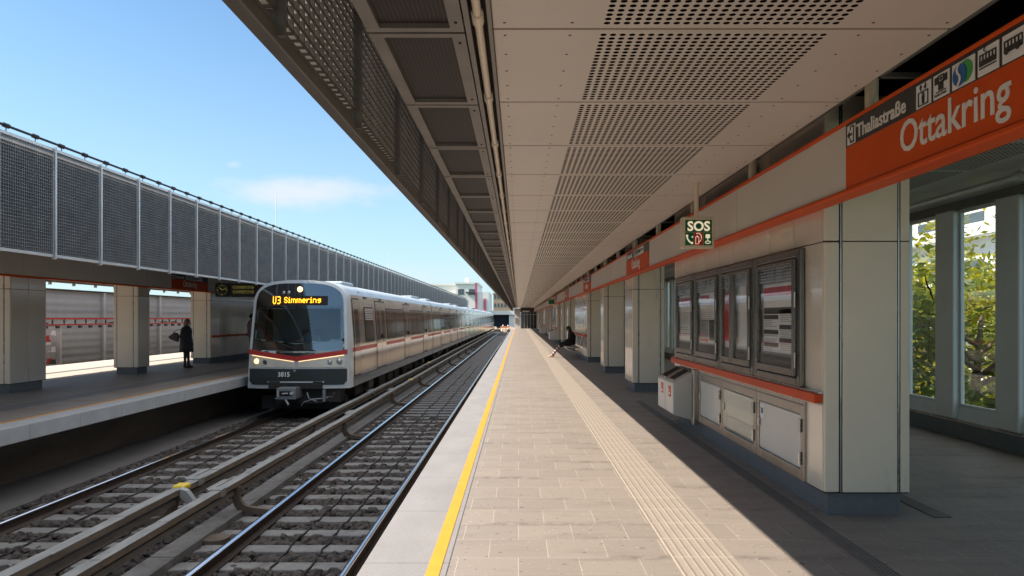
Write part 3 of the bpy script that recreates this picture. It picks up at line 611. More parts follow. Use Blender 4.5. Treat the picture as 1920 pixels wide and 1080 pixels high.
# ------------------------------------------------------------------ station name signs
def icon_arrow(mb, c, s, m):   # arrow pointing left drawn in sign axes; c=(u,v)
    mb(c[0]-s*.5, c[0]+s*.5, c[1]-s*.09, c[1]+s*.09, m)
def station_sign(y_far, L, detail, mir, label):
    # u runs left to right on the sign, v up; front side at X
    Xs = 2.272 if not mir else -8.12-2.272
    sgn = -1 if not mir else 1
    yl = y_far if not mir else y_far-L
    uy = (lambda u: yl-u) if not mir else (lambda u: yl+u)
    root = thing('station_sign', (Xs, y_far-L/2, 2.48), label, 'sign', 'station name signs')
    def pl(mb, u0, u1, v0, v1, lvl, m=0):
        a, c = sorted((uy(u0), uy(u1))); x0 = Xs+sgn*.004*lvl; x1 = x0-sgn*.006; x0, x1 = sorted((x0, x1)); mb.box(x0, x1, a, c, v0, v1, m)
    def poly(mb, pts, lvl, m=0):
        mb.prism([(uy(u), v) for u, v in pts], 'x', Xs+sgn*(.004*lvl-.002), Xs+sgn*.004*lvl, m)
    b = MB(); pl(b, 0, L, 2.454, 2.737, 0); b.build('name_panel', 'orange', root)
    b = MB(); pl(b, 0, L, 2.737, 2.898, 0); b.build('direction_strip', 'sign_black', root)
    xd = (0, -1, 0) if not mir else (0, 1, 0); X1 = Xs+sgn*.003
    text('Ottakring', .262, (X1, uy(.71), 2.535), xd, (0, 0, 1), 'white', root, bold=.0025, sx=.94)
    plates = [(.025, .145)]
    ic = MB(); pl(ic, .03, .145, 2.745, 2.875, 1, 0); plate = ic.build('pictogram_plate', 'paper', root)
    text('Thaliastraße', .125, (X1, uy(.165), 2.768), xd, (0, 0, 1), 'white', root, bold=.0022)
    u = .89; spec = [('lift', .145), ('info', .145), ('sbahn', .185), ('tram', .155), ('bus', .155), ('num', .28)]
    inks = MB()
    # exit icon: bracket with arrow
    pl(inks, .075, .13, 2.858, 2.867, 2, 0); pl(inks, .075, .13, 2.753, 2.762, 2, 0); pl(inks, .122, .13, 2.755, 2.865, 2, 0); pl(inks, .075, .083, 2.84, 2.86, 2, 0); pl(inks, .075, .083, 2.76, 2.78, 2, 0)
    pl(inks, .055, .105, 2.803, 2.817, 2, 0); poly(inks, [(.038, 2.81), (.068, 2.84), (.068, 2.78)], 2, 0)
    inks.build('pictogram_ink', 'sign_black', plate)
    for nm, wd in spec:
        if u+wd > L-.02: break
        ic = MB(); inks = MB(); pl(ic, u, u+wd, 2.745, 2.876, 1, 0); c = u+wd/2; plate = ic.build('pictogram_plate', 'paper', root)
        if nm == 'lift':
            for z0, z1 in ((2.752, 2.758), (2.825, 2.831)): pl(inks, c-.05, c+.05, z0, z1, 2)
            for q in (-.05, .044): pl(inks, c+q, c+q+.006, 2.752, 2.83, 2)
            pl(inks, c-.012, c+.012, 2.785, 2.808, 2); pl(inks, c-.009, c-.002, 2.762, 2.785, 2); pl(inks, c+.002, c+.009, 2.762, 2.785, 2); pl(inks, c-.008, c+.008, 2.811, 2.822, 2)
            pl(inks, c-.026, c-.019, 2.838, 2.868, 2); poly(inks, [(c-.0225, 2.872), (c-.037, 2.853), (c-.008, 2.853)], 2)
            pl(inks, c+.019, c+.026, 2.842, 2.872, 2); poly(inks, [(c+.0225, 2.836), (c+.037, 2.855), (c+.008, 2.855)], 2)
        elif nm == 'info':
            pl(inks, c-.056, c-.03, 2.822, 2.86, 2); pl(inks, c+.03, c+.056, 2.822, 2.86, 2); pl(inks, c-.026, c-.02, 2.82, 2.865, 2); pl(inks, c+.02, c+.026, 2.82, 2.865, 2); pl(inks, c-.02, c+.02, 2.858, 2.865, 2)
            pl(inks, c-.009, c+.009, 2.838, 2.853, 2); pl(inks, c-.022, c+.022, 2.786, 2.832, 2); pl(inks, c-.045, c+.045, 2.776, 2.780, 2)
            text('Service Point', .021, (Xs+sgn*.007, uy(c-.06), 2.756), xd, (0, 0, 1), 'sign_black', plate, ext=.001)
        elif nm == 'sbahn':
            def disc(cx, cz, r, m, lvl, n=24): poly(colr, [(cx+r*math.cos(2*math.pi*i/n), cz+r*1.0*math.sin(2*math.pi*i/n)) for i in range(n)], lvl, m)
            colr = MB(); disc(c+.025, 2.812, .056, 1, 2); disc(c-.02, 2.806, .056, 0, 3)
            colr.build('round_mark', ['sign_blue', 'sign_green'], plate)
            sw = MB(); path = [(c-.018, 2.862), (c-.036, 2.838), (c-.03, 2.818), (c-.012, 2.80), (c-.010, 2.78), (c-.03, 2.75)]
            poly(sw, [(a-.009, z) for a, z in path]+[(a+.009, z) for a, z in reversed(path)], 4); sw.build('white_swoosh', 'white', plate)
        elif nm in ('tram', 'bus'):
            z0 = 2.79
            pl(inks, c-.062, c+.062, z0, z0+.026, 2); pl(inks, c-.062, c+.062, z0+.05, z0+.056, 2)
            for k in range(6): q = c-.062+k*.0236; pl(inks, q, q+.006, z0+.026, z0+.05, 2)
            if nm == 'tram':
                pl(inks, c-.062, c+.062, z0-.014, z0-.009, 2); poly(inks, [(c-.01, z0+.058), (c-.035, z0+.075), (c-.012, z0+.09), (c-.009, z0+.086), (c-.028, z0+.075), (c-.005, z0+.058)], 2)
            else:
                for q in (-.038, .036): poly(inks, [(c+q+.014*math.cos(i*.5236), z0+.002+.014*math.sin(i*.5236)) for i in range(12)], 3)
        else:
            text('45A 46A', .062, (Xs+sgn*.007, uy(u+.02), 2.80), xd, (0, 0, 1), 'sign_black', root, ext=.001, bold=.0006)
        u += wd+.025
        if inks.v: inks.build('pictogram_ink', 'sign_black', plate)
    return root
station_sign(4.995, 2.6, True, False, 'large orange Ottakring station sign with pictogram strip at the top right')
station_sign(15.15, 2.6, False, False, 'orange Ottakring station sign on the fascia beyond the hanging SOS box')
station_sign(25.2, 2.6, False, False, 'third orange station sign along the near fascia, over the bench wall')
station_sign(35.3, 2.6, False, False, 'fourth orange station sign along the near fascia, far off')
station_sign(45.3, 2.6, False, False, 'farthest visible orange station sign on the near fascia')
station_sign(24.1, 2.5, False, True, 'dark orange Ottakring sign on the opposite fascia beside the hanging clock')

# ------------------------------------------------------------------ hanging SOS box
sos = thing('sos_sign', (1.965, 7.9, 2.32), 'square green and red SOS sign box hanging from the near ceiling', 'sign')
b = MB(); b.box(1.785, 2.145, 7.86, 7.96, 2.318, 2.665); b.build('box_frame', 'cream', sos, bevel=.02, seg=3)
b = MB(); b.tube([(1.955, 7.91, 2.66), (1.955, 7.91, 3.05)], .026, 12); b.build('hanger_pole', 'enamel', sos)
def q(x0, x1, z0, z1, y=7.857, t=.004, mb=None): mb.box(x0, x1, y, y+t, z0, z1)
b = MB(); q(1.822, 2.112, 2.499, 2.628, mb=b); q(1.822, 1.914, 2.352, 2.493, mb=b); q(2.020, 2.112, 2.352, 2.493, mb=b); b.build('green_field', 'sos_green', sos)
b = MB(); q(1.919, 2.015, 2.352, 2.493, mb=b); b.build('red_field', 'red', sos)
text('SOS', .145, (1.967, 7.855, 2.512), (1, 0, 0), (0, 0, 1), 'sos_light', sos, bold=.004, align='CENTER', name='sos_lettering', sx=.98)
b = MB()
yv = 7.852
b.tube([(1.838, yv, 2.455), (1.846, yv, 2.42), (1.866, yv, 2.392), (1.892, yv, 2.376)], .0075, 6); b.ball((1.84, yv, 2.456), .013, sc=(1, .4, 1)); b.ball((1.893, yv, 2.377), .013, sc=(1, .4, 1)); q(1.888, 1.908, 2.440, 2.446, 7.851, .004, b); q(1.895, 1.901, 2.433, 2.453, 7.8515, .004, b)
b.tube([(1.94, yv, 2.478), (1.965, yv, 2.484), (1.99, yv, 2.468), (1.998, yv, 2.43), (1.985, yv, 2.40), (1.965, yv, 2.385)], .004, 6); b.box(1.932, 1.936, 7.851, 7.856, 2.365, 2.445); b.box(1.966, 1.970, 7.851, 7.856, 2.365, 2.445); b.box(1.936, 1.966, 7.851, 7.856, 2.365, 2.369); b.box(1.936, 1.966, 7.851, 7.856, 2.441, 2.445); b.box(1.946, 1.956, 7.851, 7.856, 2.445, 2.458)
q(2.043, 2.089, 2.43, 2.472, 7.852, .004, b); b.tube([(2.066, yv, 2.43), (2.066, yv, 2.40)], .004, 6)
b.tube([(2.066+.028*math.cos(i*.5236), yv, 2.385+.014*math.sin(i*.5236)) for i in range(13)], .0045, 6); b.build('symbols', 'sos_light', sos)

# ------------------------------------------------------------------ display cases on the near wall block
XW = 2.40
def lines_block(mb, uy0, uy1, z0, z1, r, x, pitch=.018, m=0):
    z = z1
    while z > z0:
        if r.random() < .9:
            L = (uy1-uy0)*r.uniform(.45, 1.0); mb.box(x-.001, x, uy1-L, uy1, z-.006, z, m)
        z -= pitch
def case(y0, y1, z0, z1, label, kind):
    root = thing('display_case', (XW, (y0+y1)/2, z0), label, 'display case', 'display cases on the near wall block')
    f = MB(); a, c = XW-.05, XW-.0015
    f.box(a, c, y0, y0+.075, z0, z1); f.box(a, c, y1-.075, y1, z0, z1); f.box(a, c, y0+.0755, y1-.0755, z1-.075, z1); f.box(a, c, y0+.0755, y1-.0755, z0, z0+.075)
    f.build('outer_frame', 'case_frame', root, bevel=.012)
    g = MB(); a2 = a+.012
    def door(d0, d1):
        g.box(a2-.03, a2, d0, d0+.06, z0+.085, z1-.085); g.box(a2-.03, a2, d1-.06, d1, z0+.085, z1-.085); g.box(a2-.03, a2, d0+.061, d1-.061, z0+.085, z0+.15); g.box(a2-.03, a2, d0+.061, d1-.061, z1-.12, z1-.085)
    gl = MB()
    if kind == 'fire':
        ym = y0+.58*(y1-y0); door(y0+.08, ym-.005); door(ym+.005, y1-.08)
        pq = lambda q0, q1: gl.add([(a2-.008, q0, z0+.15), (a2-.008, q1, z0+.15), (a2-.008, q1, z1-.12), (a2-.008, q0, z1-.12)], [(0, 3, 2, 1)]); pq(y0+.14, ym-.065); pq(ym+.065, y1-.14)
    else:
        door(y0+.08, y1-.08); gl.add([(a2-.008, y0+.14, z0+.15), (a2-.008, y1-.14, z0+.15), (a2-.008, y1-.14, z1-.12), (a2-.008, y0+.14, z1-.12)], [(0, 3, 2, 1)])
    g.build('door_frame', 'case_frame', root, bevel=.006); gl.build('pane', 'case_glass', root)
    bk = MB(); bk.box(XW-.004, XW-.0018, y0+.07, y1-.07, z0+.07, z1-.07); bk.build('back_panel', 'paper' if kind == 'fire' else 'print_grey', root)
    vs = MB()
    for i in range(5): vs.box(a2-.01, a2, y0+.15, (y0+y1)/2-.02, z1-.255+i*.028, z1-.24+i*.028); vs.box(a2-.01, a2, (y0+y1)/2+.02, y1-.15, z1-.255+i*.028, z1-.24+i*.028)
    vs.build('vent_slats', 'steel', root)
    lo = MB(); lo.box(a2-.006, a2, y0+.145, y1-.145, z0+.15, z0+.25); lo.build('lower_plate', 'print_dark', root)
    for zz in (z0+.16, z1-.5): MB().tube([(a-.022, y0+.05, zz), (a-.022, y0+.05, zz+.13)], .009, 8).build('hinge', 'steel', root)
    r = random.Random(int(y0*10)); xp = XW-.010
    if kind != 'fire':
        s = MB(); s.box(xp, xp+.003, y0+.17, y1-.17, z0+.26, z1-.27); s.build('poster_sheet', 'paper', root)
        t = MB(); A0, A1 = y0+.19, y1-.19; mid = (A0+A1)/2
        if kind == 'notice':
            t.box(xp-.002, xp, A0, A1, z1-.38, z1-.30, 1); t.box(xp-.002, xp, A0, A1, z1-.55, z1-.49, 2)
            for d0, d1, ph in ((A0, mid-.015, 0), (mid+.015, A1, .05)):
                lines_block(t, d0+.02, d1-.02, z0+.62, z1-.62, r, xp-.001)
                for zz in (.56, .42, .30): t.box(xp-.002, xp, d0, d1, z0+zz-ph+.06, z0+zz-ph+.10, 2); lines_block(t, d0+.02, d1-.02, z0+zz-ph-.01, z0+zz-ph+.05, r, xp-.001)
        elif kind == 'map':
            t.box(xp-.002, xp, mid, A1, z1-.36, z1-.30, 1); lines_block(t, A0, A1, z0+.5, z1-.4, r, xp-.001, .024)
            t.box(xp-.002, xp, A0, mid-.02, z0+.30, z0+.56, 2); t.box(xp-.002, xp, mid+.02, A1, z0+.33, z0+.56, 0); t.box(xp-.002, xp, mid+.02, A1, z0+.28, z0+.32, 1)
        else:
            t.box(xp-.002, xp, A0, A1, z1-.40, z1-.30, 1); lines_block(t, A0, A1, z0+.3, z1-.45, r, xp-.001, .03)
        t.build('printed_text', ['print_grey', 'red', 'print_dark'], root)
    else:
        t = MB(); yy = y1-.3
        t.box(xp-.022, xp+.005, ym+.10, ym+.36, z0+.32, z0+.72, 0); t.box(xp-.02, xp+.003, ym+.18, ym+.34, z0+.72, z0+.86, 0); t.prism([(ym+.06, z0+.72), (ym+.34, z0+.66), (ym+.30, z0+.47), (ym+.10, z0+.55)], 'x', xp-.032, xp-.023, 0)
        t.tube([(xp-.02, ym+.27, z0+.79), (xp-.032, ym+.27, z0+.79)], .035, 12, 0); t.build('alarm_box', 'red', root)
        s = MB(); s.box(xp-.002, xp, ym+.28, ym+.42, z1-.42, z1-.22); s.box(xp-.002, xp, ym+.09, ym+.23, z1-.42, z1-.22); s.build('green_notice', 'sos_green', root)
        s = MB(); s.box(xp-.004, xp-.002, ym+.30, ym+.40, z1-.40, z1-.24); s.build('notice_plate', 'paper', root)
        s = MB(); s.box(xp-.006, xp-.004, ym+.34, ym+.36, z1-.34, z1-.26); s.box(xp-.006, xp-.004, ym+.34, ym+.36, z1-.38, z1-.36); s.box(xp-.006, xp-.004, ym+.12, ym+.16, z1-.38, z1-.30); s.build('notice_mark', 'red', root)
        s = MB(); s.box(xp-.002, xp, y0+.20, y0+.33, z1-.44, z1-.24); s.build('red_notice', 'red', root)
case(6.02, 7.19, .977, 2.147, 'nearest glass display case, with a full sheet of white notices', 'notice')
case(7.22, 8.42, .977, 2.147, 'double door glass case holding the red fire alarm box', 'fire')
case(8.44, 9.63, .977, 2.147, 'glass display case with a map sheet, left of the red alarm case', 'map')
case(9.65, 10.80, .977, 2.147, 'farthest glass display case of the four, above the bins', 'plan')
def cabinet(y0, y1, label, kind):
    root = thing('service_cabinet', (XW, (y0+y1)/2, .19), label, 'cabinet', 'low cabinets under the display cases')
    z0, z1 = .192, .868; a, c = XW-.022, XW-.0015
    f = MB(); f.box(a, c, y0, y0+.07, z0, z1); f.box(a, c, y1-.07, y1, z0, z1); f.box(a, c, y0+.0705, y1-.0705, z0, z0+.09); f.box(a, c, y0+.0705, y1-.0705, z1-.12, z1); f.box(a-.008, a, y0+.02, y1-.02, z1-.045, z1-.035); f.build('frame', 'steel_brushed', root, bevel=.005)
    d = MB(); d.box(a+.006, c, y0+.085, y1-.085, z0+.10, z1-.13); d.build('door', 'case_back' if kind == 'glass' else 'bin_white', root, bevel=.003)
    if kind == 'glass':
        g = MB(); g.box(a-.002, a+.002, y0+.08, y1-.08, z0+.10, z1-.13); g.build('pane', 'case_glass', root)
        w_ = MB(); g2 = MB(); g2.box(a, a+.005, y1-.17, y1-.15, z0+.1, z1-.13); g2.build('edge_strip', 'yellow_cap' if False else 'steel', root)
    for zz in (z0+.13, z1-.27): MB().tube([(a-.012, y0+.06, zz), (a-.012, y0+.06, zz+.11)], .012, 8).build('hinge', 'steel', root)
    k = MB(); k.box(a-.014, a, y1-.10, y1-.07, (z0+z1)/2-.03, (z0+z1)/2+.05); k.build('latch', 'steel', root, bevel=.004)
    if kind == 'pay':
        s = MB(); s.box(a+.003, a+.006, y1-.20, y1-.11, z1-.29, z1-.15); s.build('sticker', 'paper', root)
        s = MB(); s.ball((a+.002, y1-.155, z1-.22), .026, sc=(.1, 1, .9)); s.box(a+.001, a+.003, y1-.18, y1-.13, z1-.20, z1-.185); s.build('sticker_mark', 'print_dark', root)
mat('case_back', (0.38, 0.39, 0.34), 0.4, 0, 0.1, 4, 0.3, 12, stretch=(1, 1, 3))
cabinet(6.0, 7.19, 'nearest low cabinet with white door and a small black sticker', 'pay')
cabinet(7.21, 8.41, 'middle low cabinet with a greenish glass door', 'glass')
cabinet(8.43, 9.50, 'low cabinet with white door beside the bins', 'plain')
# bins and the steel upright
def bin_(y0, y1, lab, stick):
    root = thing('litter_bin', (2.25, (y0+y1)/2, .14), lab, 'bin', 'slanted bins on the near wall block')
    b = MB(); b.prism([(2.10, .245), (2.395, .15), (2.395, .84), (2.10, .672)], 'y', y0, y1); b.build('body', 'bin_white', root, bevel=.015)
    nx, nz = -.49, .87
    t = MB()
    def s(u, h): return (2.10+.295*u+nx*h, .672+.168*u+nz*h)
    t.prism([s(.16, .003), s(.88, .003), s(.88, .010), s(.16, .010)], 'y', y0+.07, y1-.07); t.build('opening', 'dark', root)
    f = MB()
    f.prism([s(.08, .002), s(.16, .002), s(.16, .02), s(.08, .02)], 'y', y0+.03, y1-.03); f.prism([s(.88, .002), s(.96, .002), s(.96, .02), s(.88, .02)], 'y', y0+.03, y1-.03)
    for ya_, yb_ in ((y0+.03, y0+.07), (y1-.07, y1-.03)): f.prism([s(.16, .002), s(.88, .002), s(.88, .02), s(.16, .02)], 'y', ya_, yb_)
    f.build('rim', 'steel', root)
    l = MB(); l.box(2.096, 2.0995, y0+.12, y0+.26, .47, .62); l.build('label', stick, root)
    l = MB(); l.box(2.0945, 2.096, y0+.15, y0+.23, .50, .53); l.ball((2.0955, y0+.19, .565), .015, sc=(.1, 1, 1)); l.build('label_mark', 'paper', root)
bin_(9.80, 10.30, 'white slanted bin with an orange label, nearer of the pair', 'orange'); bin_(10.32, 10.83, 'white slanted bin with a red label, farther of the pair', 'red')
MB().box(2.33, 2.398, 9.58, 9.70, .13, .87).build('steel_upright', 'steel_brushed', bevel=.008, label='narrow steel upright between the bins and the cabinets', cat='post')
for yb_, lb in ((45.2, 'white slanted bin far beyond the seated person'), (65.0, 'white slanted bin in the far distance along the wall')):
    root = thing('litter_bin', (2.2, yb_, .1), lb, 'bin', 'distant bins')
    MB().prism([(1.95, .2), (2.395, .12), (2.395, .9), (1.95, .68)], 'y', yb_, yb_+1.1).build('body', 'bin_white', root, bevel=.015)
    MB().prism([(2.0, .712), (2.36, .889), (2.36, .9), (2.0, .723)], 'y', yb_+.08, yb_+1.0).build('opening', 'dark', root)
for yc, lb in ((46.8, 'dark display case far off on the third wall block'), (47.95, 'second dark display case far off on the third wall block')):
    root = thing('display_case', (2.4, yc, 1), lb, 'display case', 'distant display cases')
    MB().box(2.33, 2.399, yc, yc+1.1, .98, 2.14).build('frame', 'steel_brushed', root, bevel=.01); MB().box(2.32, 2.329, yc+.12, yc+.98, 1.1, 2.0).build('pane', 'window_dark', root)

# second hanging box farther down
root = thing('sos_sign', (1.9, 42, 2.35), 'small far hanging sign box under the near ceiling', 'sign')
MB().box(1.72, 2.14, 41.95, 42.1, 2.32, 2.66).build('box_frame', 'cream', root, bevel=.02); MB().box(1.76, 2.10, 41.94, 41.949, 2.36, 2.62).build('green_field', 'sos_green', root); MB().tube([(1.92, 42.02, 2.66), (1.92, 42.02, 3.05)], .03, 8).build('hanger_pole', 'enamel', root)

# ------------------------------------------------------------------ window wall on the right
ww = thing('window_wall', (5.9, 20, 0), 'glazed side wall with grey pillars on the far right', 'wall')
MB().box(5.72, 5.86, Y0, Y1, 0, .20).build('kerb', 'granite', ww)
MB().box(5.70, 5.75, Y0, Y1, .201, .232).build('ledge_trim', 'steel_brushed', ww, bevel=.005)
MB().prism([(5.751, .225), (5.80, .40), (5.85, .40), (5.85, .201), (5.751, .201)], 'y', Y0, Y1).build('sill', 'pillar', ww)
MB().box(5.72, 5.98, Y0, Y1, 2.98, 3.4).build('header', 'pillar_edge', ww)
t = MB(); t.tube([(5.05, Y0, 2.99), (5.05, Y1, 2.99)], .035, 10)
for i in range(50): t.tube([(5.05, 2.2*i-6, 2.99), (5.05, 2.2*i-5.9, 2.99)], .055, 10); t.box(5.04, 5.06, 2.2*i-5.96, 2.2*i-5.94, 3.0, 3.09)
t.build('ceiling_pipe', 'alu', ww)
b = MB(); b.box(5.70, 5.82, 9.45, 9.86, .235, 2.979, 0)
p0 = b.build('pillar', 'pillar', ww, bevel=.02)
f = MB(); f.box(5.785, 5.835, 9.415, 9.449, .40, 2.979); f.box(5.79, 5.83, 8.621, 9.414, .40, .44); f.box(5.79, 5.83, 8.621, 9.414, 2.93, 2.979)
f0 = f.build('window_frame', 'pillar', ww, bevel=.006)
g = MB(); g.box(5.808, 5.814, 8.621, 9.414, .44, 2.93); g0 = g.build('window_pane', 'glass', ww)
for i in range(-6, 26):
    if i == 0: continue
    for o in (p0, f0, g0): dup(o, ww, (0, 1.24*i, 0))
MB().box(5.75, 6.0, 41.2, Y1, .3, 3.0).build('solid_end', 'pillar', ww)
b = MB(); zz = 1.95; yy = 10.16
b.prism([(yy, zz), (yy+.05, zz+.03), (yy+.10, zz+.12), (yy+.12, zz+.23), (yy+.06, zz+.10), (yy+.03, zz+.06), (yy-.02, zz+.02), (yy-.06, zz-.06), (yy-.10, zz-.20), (yy-.05, zz-.10), (yy-.01, zz-.05)], 'x', 5.80, 5.8075)
b.build('bird_decal', 'dark', ww)

# ------------------------------------------------------------------ trees and street outside the windows
def tree(x, y, zb, h, R, seed, label, dark=False, n=3400):
    r = random.Random(seed); root = thing('tree', (x, y, zb), label, 'tree', 'trees outside the window wall')
    t = MB(); top = zb+h
    t.tube([(x, y, zb), (x+.1, y, zb+h*.25), (x-.05, y+.1, zb+h*.5), (x+.05, y, zb+h*.8)], [.2, .16, .11, .04], 8)
    tips = []
    for i in range(16):
        a = r.uniform(0, 6.28); zz = zb+h*r.uniform(.22, .7); L = R*r.uniform(.5, .95); e = (x+math.cos(a)*L, y+math.sin(a)*L, zz+h*r.uniform(.02, .22))
        m_ = (x+math.cos(a)*L*.5, y+math.sin(a)*L*.5, zz+h*.07); t.tube([(x, y, zz), m_, e], [.06, .04, .012], 5); tips += [e, m_, (e[0]*.7+m_[0]*.3, e[1]*.7+m_[1]*.3, e[2]*.7+m_[2]*.3)]
    t.build('trunk', 'bark', root)
    c = MB(); cl = [(Vector(e), r.uniform(.3, .75)*R*.5) for e in tips]+[(Vector((x+r.uniform(-.5, .5)*R, y+r.uniform(-.5, .5)*R, zb+h*r.uniform(.6, 1.0))), R*.33) for _ in range(10)]
    for _ in range(n):
        k, rad = r.choice(cl); p = k+Vector((r.gauss(0, .5), r.gauss(0, .5), r.gauss(0, .4)))*rad
        a = Vector((r.gauss(0, 1), r.gauss(0, 1), r.gauss(0, .5))).normalized(); s = r.uniform(.07, .15)
        u = a.cross(Vector((r.gauss(0, 1), r.gauss(0, 1), r.gauss(0, 1)))).normalized()
        c.add([p-a*s, p+u*s*.42, p+a*s, p-u*s*.42], [(0, 1, 2, 3)])
    c.build('crown', 'leaf_dark' if dark else 'leaf', root)
tree(10.6, 17.5, -3.5, 8.2, 2.6, 1, 'leafy tree with yellow-green crown outside the nearest window'); tree(9.6, 15.0, -3.5, 6.4, 2.1, 2, 'lower green tree close outside the nearest window', True)
tree(12.0, 21.5, -3.5, 8.0, 2.7, 3, 'yellow-green tree outside the farther window'); tree(15.5, 25.0, -3.5, 7.2, 2.6, 4, 'tree standing behind the others outside the windows', True)
tree(14.5, 31.0, -3.5, 8.6, 2.6, 5, 'tall tree farther along outside the window wall'); tree(11.5, 28.0, -3.5, 7.4, 2.2, 6, 'slender tree farther along outside the window wall')
MB().box(16.5, 26, -20, 160, -3.5, -3.49).build('road', 'road', kind='structure')
MB().box(12.5, 14.0, -20, 160, -3.5, -3.46).build('pavement', 'concrete', kind='structure')
def building(x0, x1, y0, y1, zb, z1, label, mw='white_wall', rows=4, cols=6, face='-x', wh=1.3, cat='building'):
    root = thing('building', ((x0+x1)/2, (y0+y1)/2, zb), label, cat, 'city buildings')
    b = MB(); b.box(x0, x1, y0, y1, zb, z1-.4); b.build('walls', mw, root); b = MB(); b.box(x0-.2, x1+.2, y0-.2, y1+.2, z1-.4, z1); b.build('roof', mw, root)
    for i in range(rows):
        for j in range(cols):
            zc = zb+(z1-zb)*(i+.5)/rows
            wdw = MB()
            if '-x' == face: yc = y0+(y1-y0)*(j+.5)/cols; hw = (y1-y0)/cols*.3; wdw.box(x0-.05, x0+.02, yc-hw, yc+hw, zc-wh/2, zc+wh/2)
            else: xc = x0+(x1-x0)*(j+.5)/cols; hw = (x1-x0)/cols*.28; wdw.box(xc-hw, xc+hw, y0-.05, y0+.02, zc-wh/2, zc+wh/2)
            wdw.build('window', 'far_glass', root)
    return root
bd = building(34, 46, 46, 84, -3.5, 21, 'white apartment block seen through the windows on the right', rows=7, cols=7)
for i in range(7):
    z = -3.5+24.5*(i+.02)/7+.4; MB().box(32.6, 33.99, 48, 82, z, z+.9).build('balcony', 'white_wall', bd)

# ------------------------------------------------------------------ noise wall beyond the opposite platform
nw = thing('noise_wall', (-18.5, 20, -1), 'grey sheet metal wall with pale posts beyond the opposite platform', 'wall')
y = 2.0
while y < 70:
    MB().box(-18.55, -18.5, y+.06, y+4.94, -1.4, 2.66).build('wall_sheet', 'wall_panel', nw)
    MB().box(-18.56, -18.38, y-.09, y+.09, -1.4, 2.66).build('wall_post', 'alu', nw)
    MB().box(-18.6, -18.36, y-.1, y+4.9, 2.661, 2.72).build('wall_cap', 'dark', nw); y += 5.0
MB().box(-19.5, -15.1, Y0, Y1, -1.6, -1.4).build('ground_strip', 'ballast', kind='structure')
tg = thing('lighting_truss', (-17.6, 20, 1.3), 'red lattice lighting truss in front of the grey metal wall', 'truss')
b = MB(); b.box(-17.63, -17.57, 2, 70, 1.50, 1.56); b.box(-17.63, -17.57, 2, 70, 1.27, 1.32); b.build('chord', 'red', tg)
b = MB(); y = 2.0; k = 0
while y < 69.4:
    b.box(-17.62, -17.58, y-.025, y+.025, 1.32, 1.50, 0); b.tube([(-17.6, y, 1.33), (-17.6, y+.7, 1.49)] if k % 2 else [(-17.6, y, 1.49), (-17.6, y+.7, 1.33)], .014, 5, 1); b.box(-17.56, -17.45, y+.1, y+.22, 1.16, 1.26, 0); y += .7; k += 1
b.box(-18.4, -17.64, 4.4, 4.5, 1.3, 1.34, 0)
for i in range(14): b.box(-18.37, -17.64, 2+5*i-.03, 2+5*i+.03, 1.33, 1.38, 0)
b.build('lattice', ['print_dark', 'alu'], tg)
mat('poster_grey', (0.45, 0.43, 0.43), 0.5, 0, 0.3, 2)
po = thing('wall_poster', (-18.3, 27.8, -.2), 'colourful red and white poster on the grey metal wall', 'poster')
b = MB(); b.box(-18.36, -18.30, 26.7, 28.85, -.62, 1.22); b.build('frame', 'alu', po)
r = random.Random(5); b = MB()
b.box(-18.299, -18.296, 26.8, 28.75, -.52, 1.14, 0)
for _ in range(26):
    y, z = r.uniform(26.85, 28.2), r.uniform(-.4, .95); L, H = r.uniform(.1, .5), r.uniform(.04, .3); d = r.uniform(-.2, .2)
    b.prism([(y, z), (y+L, z+d*.3), (y+L*.9, min(z+H, 1.1)), (y+L*.15, min(z+H*.9, 1.08))], 'x', -18.296, -18.2945+r.random()*.006, r.choice([1, 1, 2, 3]))
b.box(-18.2955, -18.288, 26.8, 28.75, -.52, -.28, 3); b.build('print', ['poster_grey', 'red', 'print_dark', 'paper'], po)

# ------------------------------------------------------------------ clock and train display on the opposite platform
ck = thing('train_display', (-9.4, 23, 2.2), 'black hanging display with clock and yellow SIMMERING lines', 'display')
b = MB(); b.box(-9.70, -9.235, 23.0, 23.2, 2.235, 2.66); b.build('clock_case', 'sign_black', ck, bevel=.03)
b = MB(); b.box(-9.225, -7.9, 23.0, 23.2, 2.235, 2.66); b.build('display_case', 'sign_black', ck, bevel=.02)
b = MB(); b.tube([(-9.60, 23.1, 2.66), (-9.60, 23.1, 3.06)], .025, 8); b.tube([(-8.2, 23.1, 2.66), (-8.2, 23.1, 3.06)], .025, 8); b.build('hanger_pole', 'galv_dark', ck)
b = MB(); cx, cz = -9.467, 2.45
for i in range(12):
    a = i*math.pi/6; x, z = cx+.15*math.sin(a), cz+.15*math.cos(a); s = .013 if i % 3 == 0 else .008; b.box(x-s, x+s, 22.994, 23.0, z-s, z+s)
b.tube([(cx, 22.99, cz), (cx-.075, 22.99, cz+.075)], .008, 6); b.tube([(cx, 22.99, cz), (cx+.13, 22.99, cz+.055)], .006, 6); b.build('clock_hands', 'led_dim', ck)
b = MB()
for z in (2.575, 2.43): led(b, 'SIMMERING', lambda x, zz, z=z: (-9.12+x, 22.998, z+zz), .0128, .0135, 1, .7)
b.build('display_text', 'led_dim', ck)

